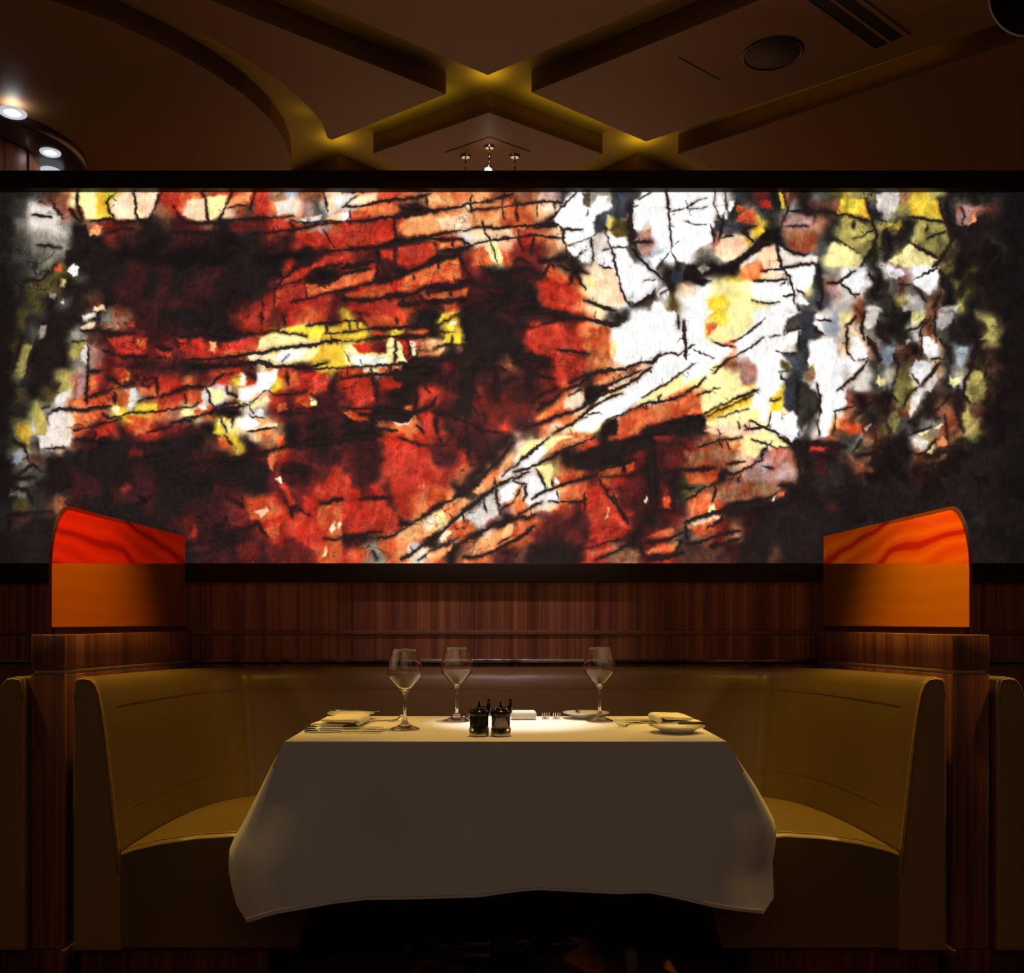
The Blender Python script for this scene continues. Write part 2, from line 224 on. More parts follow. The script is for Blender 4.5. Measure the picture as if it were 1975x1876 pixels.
# filled patches: tile | colour | softness | points (tile units, 6 per pixel)
PATCH = """
00|y|7|920,40 1150,50 1180,380 1000,370 930,180
00|Y|12|1100,60 1330,60 1260,360 1110,380
00|P|9|1280,150 1540,60 1580,380 1400,380 1270,290
00|y|6|1580,180 1680,380 1600,370 1570,160
00|P|8|1590,80 1830,60 1780,250 1700,370 1620,330
00|W|5|780,960 850,880 900,930 900,1010 840,1030
00|O|8|620,920 720,900 710,980 650,980
00|L|6|710,1050 760,1080 740,1170 700,1150
00|G|7|580,1200 640,1250 620,1300 580,1270
00|w|5|690,1330 740,1310 730,1370
00|P|6|1100,1380 1190,1370 1230,1430 1080,1430
00|o|6|1040,500 1110,440 1190,450 1140,560 1040,570
00|k|8|860,450 1000,430 1040,700 880,680
00|k|8|760,740 860,720 900,820 780,950 740,850
10|P|9|130,330 200,150 370,130 420,400 250,400
10|y|7|410,120 640,90 620,260 470,400 430,350
10|o|8|660,240 700,120 920,60 900,200 760,230
10|w|7|1200,180 1400,130 1420,310 1220,330
10|w|6|1440,380 1560,350 1570,420 1500,420
10|w|6|1600,350 1740,330 1700,400 1590,420
10|P|6|1780,150 1880,110 1880,250 1820,290
10|W|6|1900,110 1975,110 1975,220 1900,200
10|P|6|1770,380 1880,300 1975,290 1975,390 1850,400
10|r|7|1140,500 1150,430 1240,400 1360,440 1350,490
10|r|9|1450,560 1560,540 1700,520 1740,620 1680,720 1560,650
10|r|10|1240,1090 1400,980 1600,930 1850,770 1975,760 1975,870 1640,940 1450,1080
10|r|10|1200,1220 1480,1120 1540,1180 1530,1290 1340,1320 1200,1380
10|O|9|1560,1130 1800,1140 1975,1040 1975,1180 1640,1260 1570,1260
20|w|7|0,100 160,80 60,200 0,210
20|P|9|70,220 240,90 420,60 400,150 200,220
20|O|8|120,280 600,200 680,250 560,320 120,370
20|W|6|0,290 60,290 90,340 60,390 0,390
20|r|8|0,430 580,390 600,600 400,680 0,680
20|o|9|730,360 1000,320 1460,240 1600,330 1580,440 1200,510 760,580 640,500
20|P|12|1080,380 1460,280 1480,440 1150,500
20|o|9|1030,80 1720,40 1700,110 1450,170 1060,230
20|w|6|1370,560 1450,530 1500,580 1470,650 1400,600
20|P|7|1520,550 1640,500 1975,480 1975,580 1700,620 1560,620
20|o|7|1100,640 1400,620 1390,700 1130,700
20|y|7|1690,640 1790,640 1860,860 1780,890 1700,780
20|O|8|1440,720 1640,680 1740,900 1560,900
20|r|9|640,690 950,650 1080,760 980,860 760,920 640,880
20|r|8|440,740 600,720 590,830 450,820
20|O|9|640,1090 850,960 1360,810 1380,1050 1000,1130 720,1210 640,1180
20|O|8|0,1020 370,960 360,1080 200,1120 0,1180
20|O|8|20,1240 540,1120 580,1200 480,1270 40,1290
20|r|8|80,1330 700,1290 650,1436 80,1436
20|O|7|920,1260 1450,1160 1440,1260 950,1310
30|W|7|580,170 760,40 800,170 860,260 1000,100 1100,110 1000,290 920,400 560,480 470,380
30|g|6|800,80 900,80 880,240 820,200
30|W|8|600,520 900,420 940,560 700,650 610,620
30|W|8|620,700 880,630 900,720 890,880 780,880 750,830 660,790
30|b|7|920,400 1020,300 1140,240 1140,40 1420,40 1400,200 1340,300 1300,360 1100,330 1080,480 960,540
30|L|8|1060,460 1110,340 1180,380 1180,560 1130,560
30|l|9|1150,400 1330,400 1340,560 1190,600 1120,500
30|W|7|1080,600 1310,600 1320,680 1160,720
30|W|7|1400,190 1500,40 1730,40 1790,350 1820,650 1700,700 1640,560 1560,380 1480,500 1390,560 1370,300
30|W|6|1780,40 1975,60 1975,640 1840,680 1800,400
30|W|7|1160,730 1300,720 1400,880 1600,1000 1500,1100 1450,1190 1280,1180 1200,900
30|P|9|900,960 1150,960 1240,1150 1300,1330 1200,1400 900,1290 850,1230 980,1120
30|V|8|1390,600 1500,560 1580,470 1600,640 1580,820 1470,780
30|W|8|1560,820 1760,740 1900,720 1975,700 1975,880 1700,820 1640,960
30|W|7|1520,1060 1650,1050 1680,1150 1580,1260 1420,1350 1340,1320 1450,1180
30|W|6|1660,1200 1750,1150 1810,1190 1760,1280 1680,1270
30|W|7|1600,1436 1620,1330 1700,1320 1760,1436
30|r|14|370,1160 560,1040 760,1260 700,1400 440,1400
30|O|10|350,900 500,940 650,1060 560,1130 400,1040
30|b|9|1880,860 1975,880 1975,1100 1860,1120 1820,1050
40|W|8|0,40 340,40 340,420 320,640 160,700 60,800 0,830
40|W|7|360,100 420,90 480,280 500,360 440,390 380,280
40|W|6|510,170 590,170 540,290 480,280
40|O|5|600,210 680,220 640,300 600,290
40|O|9|600,400 660,260 780,240 820,340 760,430
40|r|9|840,160 980,140 1010,250 900,240
40|M|8|820,40 990,50 980,110 830,120
40|Y|5|1070,40 1120,50 1170,250 1120,260
40|T|6|1150,60 1210,80 1190,230
40|P|9|380,680 440,590 620,560 760,600 790,690 640,860 480,880 360,800
40|Y|7|680,590 740,590 790,660 730,690
40|Y|7|790,500 860,460 920,520 840,590 780,570
40|V|9|1150,370 1240,340 1490,350 1480,440 1170,450
40|T|12|1120,500 1460,470 1540,600 1530,740 1370,780 1200,680
40|w|8|1090,680 1360,800 1540,790 1530,870 1160,920 1110,850
40|P|8|880,720 1040,670 1100,870 1100,920 920,960 860,830
40|w|7|690,860 780,770 840,790 820,850 720,890
40|W|8|1160,940 1480,890 1520,940 1480,1100 1370,1230 1260,1140
40|o|9|660,930 860,870 870,1040 780,1090 650,1030
40|P|7|880,1010 1020,970 1180,1000 1180,1040 900,1080
40|W|9|600,1120 880,1100 1190,1060 1260,1240 1140,1260 1060,1340 880,1330 640,1200
40|Y|13|400,1250 600,1160 640,1280 560,1360 300,1420 260,1310
40|y|12|420,1090 760,1090 800,1380 600,1436 500,1300
40|W|8|930,1436 1080,1350 1260,1310 1330,1436
40|Y|6|1750,320 1800,150 1975,140 1975,310 1790,340
40|L|9|1780,580 1820,440 1975,390 1975,730
40|y|9|1680,640 1740,640 1975,760 1975,960 1740,920 1640,900
40|W|8|1820,960 1975,940 1975,1200 1900,1200 1820,1100
40|k|9|960,480 1090,480 1120,600 900,700 800,780 640,900 620,980 350,980 300,900 480,900 700,780 850,620
40|k|9|0,900 130,900 160,1060 320,1080 200,1160 60,1080 0,1080
40|G|6|150,930 230,890 300,940 220,1010
40|W|7|1280,1260 1360,1260 1440,1350 1340,1350
50|Y|5|-20,150 150,140 220,390 0,350
50|Y|5|700,145 985,155 1060,400 860,350 650,340 650,300
50|w|7|270,80 380,60 400,90 530,60 540,170 480,290 290,290
50|L|8|-20,400 230,410 290,560 120,800 -20,740
50|L|8|730,440 1080,430 1130,600 980,820 860,780 690,620
50|y|6|-20,750 120,830 80,920 -20,960
50|y|7|650,650 860,760 970,830 930,930 700,900 600,940 420,850 560,760
50|W|7|400,920 560,950 600,1010 540,1060 420,1040
50|W|7|700,900 990,940 980,1090 900,1240 700,1140
50|W|7|-20,930 160,940 130,1100 50,1230 -20,1200
50|Y|5|390,460 450,400 470,430 410,490
50|Y|6|470,460 530,380 580,430 530,500
50|V|6|1180,210 1330,240 1430,270 1420,380 1330,460 1200,440
50|o|5|1350,440 1380,310 1420,300 1420,380
50|l|9|1180,1230 1290,1020 1400,980 1320,1180 1250,1300
50|w|8|560,1380 700,1310 820,1330 820,1436 580,1436
50|w|8|980,1436 1040,1390 1230,1350 1200,1436
50|w|8|130,1436 200,1380 320,1400 340,1436
01|L|7|220,480 260,390 390,380 320,640 260,740 190,700
01|G|7|460,170 530,160 510,290 450,310
01|w|6|950,50 1120,10 1120,90 960,120
01|P|5|940,180 1040,120 1110,130 1060,210 950,210
01|G|7|860,300 900,260 1000,280 980,330
01|L|7|830,470 850,390 920,380 910,540 840,560
01|w|6|930,560 960,390 1020,400 1010,620
01|V|7|1040,580 1050,430 1160,450 1110,610
01|T|7|1170,150 1380,140 1370,200 1180,200
01|r|6|1480,130 1550,120 1560,180 1490,190
01|r|9|1250,310 1540,290 1530,480 1420,480 1260,380
01|O|7|1580,320 1690,310 1680,420 1590,420
01|r|8|1790,430 1975,470 1975,530 1840,500
01|Y|6|1420,700 1490,710 1480,800 1410,800
01|r|9|1330,650 1440,640 1500,760 1400,800 1340,760
01|V|8|890,760 980,740 990,990 890,990
01|O|9|1010,740 1100,720 1120,880 1030,920
01|w|6|1500,910 1550,880 1590,970 1520,990
01|O|7|1340,940 1500,920 1480,1080 1370,1070
01|O|8|1020,1090 1110,980 1300,940 1300,1080 1040,1110
01|O|8|1570,880 1790,900 1790,1000 1640,960
01|W|6|1480,1070 1540,1050 1550,1110 1490,1110
01|y|6|1270,1120 1350,1090 1400,1180 1340,1210
01|Y|7|1550,1080 1820,1070 1820,1150 1560,1160
01|w|7|640,1000 700,930 780,940 740,1050 640,1060
01|L|8|660,930 720,800 790,840 770,930
01|L|8|350,1180 420,1060 480,1120 540,1260 540,1436 430,1436
01|w|9|560,1240 600,1170 740,1150 780,1300 830,1436 560,1436
01|Y|9|200,1300 330,1300 380,1436 180,1436
01|O|8|830,1210 1160,1160 1150,1230 900,1340
01|O|9|1440,1200 1740,1230 1720,1400 1560,1420 1530,1280
01|r|7|1110,1380 1290,1320 1300,1390 1150,1430
11|r|8|80,320 190,320 180,460 100,450
11|r|8|240,310 370,320 350,500 250,480
11|o|7|440,350 520,340 510,470 440,450
11|r|9|580,370 960,310 970,450 620,480
11|y|8|1010,430 1040,300 1200,250 1500,290 1700,260 1720,370 1300,420
11|Y|8|1230,220 1350,190 1550,150 1780,170 1760,290 1650,350 1430,260
11|P|6|890,520 1080,480 1120,560 1070,600 900,580
11|y|8|1090,600 1120,480 1300,430 1720,400 1640,540 1300,620
11|W|9|1180,560 1300,440 1600,430 1500,530 1250,600
11|Y|8|1720,390 1900,360 1975,420 1975,640 1800,610
11|Y|6|1620,630 1760,590 1790,660 1640,665
11|r|10|450,840 640,660 840,640 800,740 560,850
11|W|8|760,800 820,700 880,760 840,850 780,840
11|Y|8|700,770 820,700 800,820 720,830
11|W|9|980,850 1000,720 1220,660 1240,760 1180,920 1100,900 980,940 900,1050 760,1020 780,880
11|Y|8|1130,900 1220,760 1300,780 1240,900 1160,950
11|O|10|1340,720 1440,700 1480,860 1360,880
11|r|10|1500,720 1820,700 1800,920 1520,900
11|O|7|200,1000 330,920 360,1040 220,1090
11|w|6|340,920 400,900 430,990 370,1020
11|y|6|410,890 500,880 640,950 620,1000 500,1090 450,1020 470,960
11|y|6|930,1110 940,1060 1120,990 1150,1040
11|w|6|940,1200 1000,1130 1070,1150 1060,1240 980,1220
11|O|7|1230,1160 1230,1060 1320,1050 1330,1130
11|O|8|1430,1000 1560,980 1660,990 1690,1080 1560,1110 1460,1060
11|y|6|1600,990 1690,1040 1680,1090 1610,1080
11|y|6|100,1160 200,1120 230,1220 180,1230
11|O|6|240,1150 460,1090 480,1130 260,1200
11|W|6|310,1100 370,1080 400,1120 340,1140
11|y|8|600,1390 640,1270 720,1230 700,1400 620,1400
11|y|6|540,1300 560,1230 620,1230 600,1320
11|W|9|740,1250 880,1210 1040,1290 930,1360 830,1370 760,1320
11|P|6|960,1360 1130,1290 1230,1300 1200,1340 1000,1370
11|Y|6|480,1400 560,1350 610,1390 540,1430
21|Y|5|0,150 80,130 160,130 160,200 0,240
21|Y|5|180,120 220,130 220,190 190,200
21|O|9|240,60 740,60 720,180 300,190
21|Y|5|0,290 250,240 280,290 60,320 0,320
21|O|5|320,230 500,220 480,270 330,280
21|Y|5|560,210 720,200 700,260 570,270
21|O|5|800,270 920,200 990,220 960,290 830,290
21|Y|6|1110,130 1160,20 1260,20 1260,70 1180,100
21|w|4|1220,130 1320,110 1310,150 1240,160
21|Y|5|1170,370 1190,270 1250,250 1270,370
21|Y|5|1280,380 1290,270 1420,250 1430,370
21|y|7|20,620 30,380 110,400 200,490 520,480 560,320 600,320 590,600 120,640
21|W|8|90,500 300,520 520,540 500,600 140,630
21|r|6|120,380 350,370 320,470 200,480
21|M|6|400,370 520,340 500,480 420,490
21|y|6|620,330 660,350 740,590 620,600
21|r|6|680,330 740,320 780,530 740,560
21|P|7|780,350 850,340 850,500 800,520
21|o|7|880,540 900,480 1080,460 1090,410 1180,430 1120,510
21|o|6|980,350 1060,340 1050,440 990,430
21|Y|6|0,380 10,600 90,630 0,640
21|P|6|240,660 310,650 320,700 250,710
21|y|6|340,650 410,650 390,720 350,700
21|O|7|90,670 240,650 240,710 110,720
21|O|6|420,660 560,640 540,700 430,710
21|P|5|590,640 690,630 680,660 600,660
21|r|12|40,860 200,760 360,820 380,1040 200,1090 60,1000
21|r|10|430,760 560,780 700,850 640,900 440,900
21|r|9|890,1100 900,980 1060,870 1090,940 1030,1060
21|O|8|700,1160 720,1100 820,1080 800,1160
21|O|8|20,1170 100,1140 300,1240 330,1280 120,1250
21|O|10|560,1270 640,1290 760,1290 840,1210 900,1300 860,1436 640,1400
21|P|5|580,1265 640,1290 760,1285 830,1215 750,1310 640,1315
21|r|10|900,1180 1040,1160 1080,1300 1080,1436 960,1436
21|k|14|1380,520 1400,100 1800,60 1975,200 1975,480 1600,520
31|r|12|160,220 420,220 420,500 240,460
31|O|10|820,200 1100,180 1120,560 960,560
31|W|8|1110,180 1400,100 1460,0 1860,0 1900,160 1960,400 1960,460 1700,460 1560,560 1300,640 1150,560 1200,380
31|W|8|1640,580 1800,500 1975,480 1975,680 1700,860 1480,980 1250,1180 1080,1250 900,1400 700,1380 740,1260 1000,1080 1300,900 1480,780
31|y|9|1400,1100 1500,1000 1900,800 1975,780 1975,880 1700,1010
31|P|8|620,980 780,930 800,1030 760,1080 580,1120
31|o|8|960,830 1150,720 1300,700 1200,800 1060,860
31|P|6|1090,890 1380,760 1560,640 1480,720 1300,850 1100,920
31|P|6|1400,650 1560,610 1540,660 1430,700
31|k|9|830,880 1060,850 1090,920 930,1030 830,1080
31|o|8|480,1340 700,1230 880,1140 800,1230 600,1350 500,1400
31|O|8|260,1240 500,1080 560,1120 440,1220 280,1280
31|O|12|1210,1220 1500,1100 1975,1010 1975,1180 1600,1300 1440,1400 1220,1400
31|k|8|1080,1436 1100,1300 1180,1230 1210,1260 1200,1436
31|k|9|1500,1400 1700,1290 1975,1200 1975,1436 1520,1436
31|r|9|480,520 820,520 800,680 520,760
31|w|6|950,1050 1000,990 1090,1000 1060,1040
41|Y|9|330,0 480,0 460,90 360,110
41|O|10|250,160 420,110 380,200 260,300
41|y|10|400,200 760,80 700,260 540,340 400,360
41|W|9|0,0 320,0 210,120 240,300 300,360 560,420 540,480 300,640 150,760 0,840
41|W|9|620,440 900,300 1130,280 1330,210 1300,360 1080,460 1100,640 1100,900 960,1020 960,1240 860,1240 860,640 700,500
41|W|8|930,0 1330,0 1250,60 1160,120 1140,260 980,290 940,280 640,420 560,380 800,240
41|b|8|1370,0 1520,0 1480,160 1600,280 1570,320 1430,340 1420,520 1330,860 1310,1300 1350,1436 1310,1436 1300,1200 1140,1100 1180,800 1260,700 1100,700 1260,640 1120,480 1330,480
41|g|7|1180,130 1290,60 1350,120 1340,190 1160,250
41|W|7|1510,40 1580,40 1720,120 1600,120 1510,80
41|W|7|1490,130 1570,130 1600,250 1520,180
41|B|10|1600,150 1760,0 1800,200 1760,300 1620,260
41|W|8|1450,380 1700,300 1760,380 1770,680 1850,820 1700,960 1860,880 1860,1100 1720,1150 1660,1436 1560,1436 1590,1000 1500,600 1430,640
41|l|9|1120,560 1220,600 1200,690 1120,640
41|d|9|1290,800 1420,840 1560,980 1570,1130 1500,1200 1430,1250 1360,1400 1310,1300
41|T|9|1390,700 1490,660 1520,780 1430,820
41|V|9|640,620 700,590 820,640 800,830 700,860 640,800
41|y|9|200,1160 200,980 400,900 620,860 860,880 700,980 240,1180
41|Y|8|260,1200 560,1020 780,980 740,1080 400,1200
41|y|9|240,1290 400,1220 760,1120 860,1140 860,1280 700,1260 620,1340 300,1330
41|Y|7|980,1080 1120,1050 1120,1140 1010,1160
41|W|7|1010,1180 1120,1160 1130,1240 1260,1160 1290,1240 1300,1436 1120,1436 980,1320
41|k|9|0,1200 180,1190 240,1250 220,1330 0,1420
41|O|9|0,990 140,960 200,1180 0,1190
41|P|9|250,1370 500,1250 640,1380 600,1436 420,1436
41|y|10|1760,60 1900,20 1930,100 1860,160
51|W|7|-20,290 60,300 160,420 170,520 80,560 -20,560
51|W|6|-20,560 70,620 50,700 -20,740
51|w|9|120,160 150,20 300,0 240,180 170,220
51|y|8|660,80 680,0 820,0 820,90 740,170 680,150
51|w|9|960,160 990,20 1200,0 1120,140 1020,210
51|W|6|800,300 860,290 960,380 1000,500 880,560 800,460
51|W|5|680,690 720,560 900,600 900,680 780,840
51|w|6|650,1080 690,970 780,960 740,1130 660,1220
51|w|7|830,900 850,800 960,700 980,800 890,930
51|w|7|20,900 20,820 110,680 140,760 60,910
51|B|9|330,600 340,480 400,400 490,420 480,540 400,640
51|B|9|1180,600 1180,480 1240,400 1330,420 1310,560 1240,640
51|y|7|260,830 290,740 330,780 400,770 380,850 320,880
51|y|7|1100,830 1120,740 1160,780 1240,770 1220,850 1160,880
51|L|7|480,800 540,670 640,680 700,860 560,1020 510,1030 460,940
51|L|7|1310,810 1380,670 1500,700 1550,900 1400,1030 1350,1050 1290,950
51|L|7|1510,80 1650,110 1640,270 1660,340 1460,320 1580,240
51|l|8|1410,560 1430,450 1560,520 1500,680 1400,640
51|t|9|1560,540 1740,600 1740,680 1540,640
51|w|5|620,400 600,350 640,310 670,340
51|w|5|700,350 690,270 740,240 770,330
51|L|8|410,1310 430,1180 500,1130 540,1260 480,1370
51|L|8|1250,1310 1260,1180 1340,1130 1380,1260 1320,1370
51|P|4|110,1360 200,1300 210,1310 140,1380
51|P|4|940,1350 1030,1300 1050,1310 980,1380
51|P|4|750,1400 880,1350 870,1390 790,1436
51|k|9|700,400 740,420 740,490 680,500
02|w|7|440,0 840,0 780,120 480,160
02|Y|8|230,0 340,0 320,90 260,60
02|B|8|140,320 160,220 240,160 290,200 220,330
02|G|6|260,380 260,290 310,290 310,390
02|g|6|150,420 170,370 240,380 230,420
02|G|8|90,700 130,620 290,620 330,740 200,690
02|M|8|1480,170 1650,160 1640,230 1510,240
02|D|10|830,520 1060,470 1100,700 880,600
02|M|9|1380,620 1460,520 1530,600 1450,680
12|O|6|520,20 620,30 630,90 570,110
12|Y|7|670,0 750,10 760,100 700,90
12|O|7|1110,210 1220,170 1300,0 1200,0 1240,120 1250,160 1180,400 1140,380
12|P|5|1200,500 1260,470 1290,540 1250,550
12|r|8|1250,560 1320,540 1440,780 1380,800
12|O|10|870,820 960,790 1060,860 1140,750 1330,900 1300,940 1060,980 920,960
12|P|6|980,880 1100,810 1120,860 1050,950
12|r|12|1040,1020 1330,900 1600,960 1700,1100 1620,1300 1400,1160 1200,1240
12|O|8|1060,1080 1250,1020 1240,1180 1160,1200
12|r|12|1540,720 1700,600 1900,480 1975,500 1975,720 1700,760 1640,900
12|O|10|1690,820 1975,760 1975,1160 1780,1180 1700,960
12|P|5|1820,1090 1880,990 1900,1010 1860,1140
12|P|5|1910,1070 1930,990 1960,980 1950,1060
12|O|9|1700,1436 1740,1280 1860,1210 1975,1210 1975,1436
12|P|6|1740,1400 1760,1310 1790,1260 1790,1400
12|r|7|210,1180 260,1020 310,1080 280,1180
22|r|14|490,20 720,60 1000,130 1040,320 1200,420 1250,660 1000,820 700,980 560,600
22|O|12|720,740 940,560 1200,600 1240,700 880,900 740,860
22|r|12|0,460 90,440 100,700 0,700
22|r|12|200,800 460,760 660,960 640,1080 480,1140 0,1130 0,860
22|o|9|600,1130 900,950 1400,720 1480,740 1380,880 1020,1150 640,1300
22|y|7|1080,900 1160,870 1200,920 1120,1060
22|P|10|920,980 1060,920 1080,1060 960,1120
22|o|7|1500,640 1700,470 1760,490 1720,590 1560,690
22|o|8|1740,440 1975,180 1975,340 1860,430
22|w|8|1440,920 1620,780 1760,780 1800,900 1640,1010 1480,1010
22|W|7|1820,760 1900,560 1975,540 1975,720 1860,780
22|O|9|1260,1010 1440,960 1560,1070 1300,1210 1100,1220
22|P|6|1120,1180 1200,1090 1280,1110 1160,1220
22|P|7|860,1340 980,1290 1010,1320 800,1436 700,1436
22|o|7|1100,1350 1280,1240 1260,1330 1080,1420
22|o|9|1420,1360 1600,1200 1820,1080 1975,1010 1975,1200 1740,1320
22|w|5|1860,440 1960,380 1975,420 1880,470
32|y|8|0,300 150,80 480,0 700,0 500,80 260,300 120,250
32|W|8|130,250 300,120 380,120 300,300 160,350
32|o|8|400,200 500,80 780,0 900,20 640,150
32|w|6|0,480 200,390 270,380 260,440 60,520
32|W|6|160,620 170,520 290,470 350,590 240,680
32|W|6|0,540 50,560 20,680 0,700
32|W|7|140,760 200,690 370,670 320,740 190,800
32|y|7|270,370 450,330 460,440 420,600 370,600
32|W|6|470,580 480,490 540,500 530,560
32|W|7|390,740 400,680 500,640 520,730
32|O|9|480,490 700,420 720,480 560,540
32|O|10|590,660 700,560 860,500 880,760 640,760
32|r|14|860,620 1000,520 1120,660 1220,840 1320,1100 1240,1180 880,1200 900,960
32|o|5|1060,970 1080,840 1110,830 1090,960
32|P|9|280,860 400,780 540,800 480,860
32|O|8|0,1160 60,980 260,940 220,1040 40,1190
32|O|7|1290,340 1400,290 1410,400 1310,430
32|O|7|1040,410 1240,350 1220,440 1080,450
32|k|12|700,220 1080,60 1600,-20 1600,120 1280,280 960,400 720,380
32|k|10|1600,440 1680,400 1700,760 1640,860
32|O|8|1730,720 1810,700 1810,840 1740,830
32|O|9|1560,1180 1700,1080 1860,1080 1820,1170
32|O|9|880,1360 1100,1290 1220,1280 1100,1340 900,1390
32|O|9|1520,1340 1700,1260 1860,1250 1840,1330 1560,1370
32|P|4|1520,780 1540,690 1560,700 1540,790
42|y|8|700,0 1060,0 1180,60 1220,120 920,160 820,260 720,220
42|W|6|1170,0 1280,0 1250,90
42|V|12|920,180 1240,150 1270,500 1100,520 860,480 640,540 700,420
42|O|12|60,700 240,620 320,740 260,900 80,940
42|y|6|260,880 320,780 380,860 360,890
42|P|7|80,1020 260,930 470,910 400,980 180,1040
42|O|10|70,1060 360,960 340,1080 160,1150
42|O|9|20,430 400,400 380,520 60,560
42|T|10|0,180 340,160 640,180 560,280 60,320
42|r|9|1440,110 1640,120 1600,180 1450,180
42|T|10|380,620 940,540 1020,640 700,740 400,780
42|O|5|1090,640 1160,630 1160,700 1100,710
42|w|4|1000,760 1050,680 1060,700 1030,770
52|o|5|100,60 180,10 240,60 220,110 130,130
52|o|5|950,60 1030,10 1090,60 1070,110 970,130
52|y|5|850,190 940,100 950,150 900,220
52|L|6|10,190 90,100 110,130 60,200
52|w|6|740,120 800,50 870,60 850,140 780,180
52|T|8|820,280 1000,200 1100,210 1060,280 860,320
52|t|9|740,400 880,330 1080,300 1000,380 780,430
"""
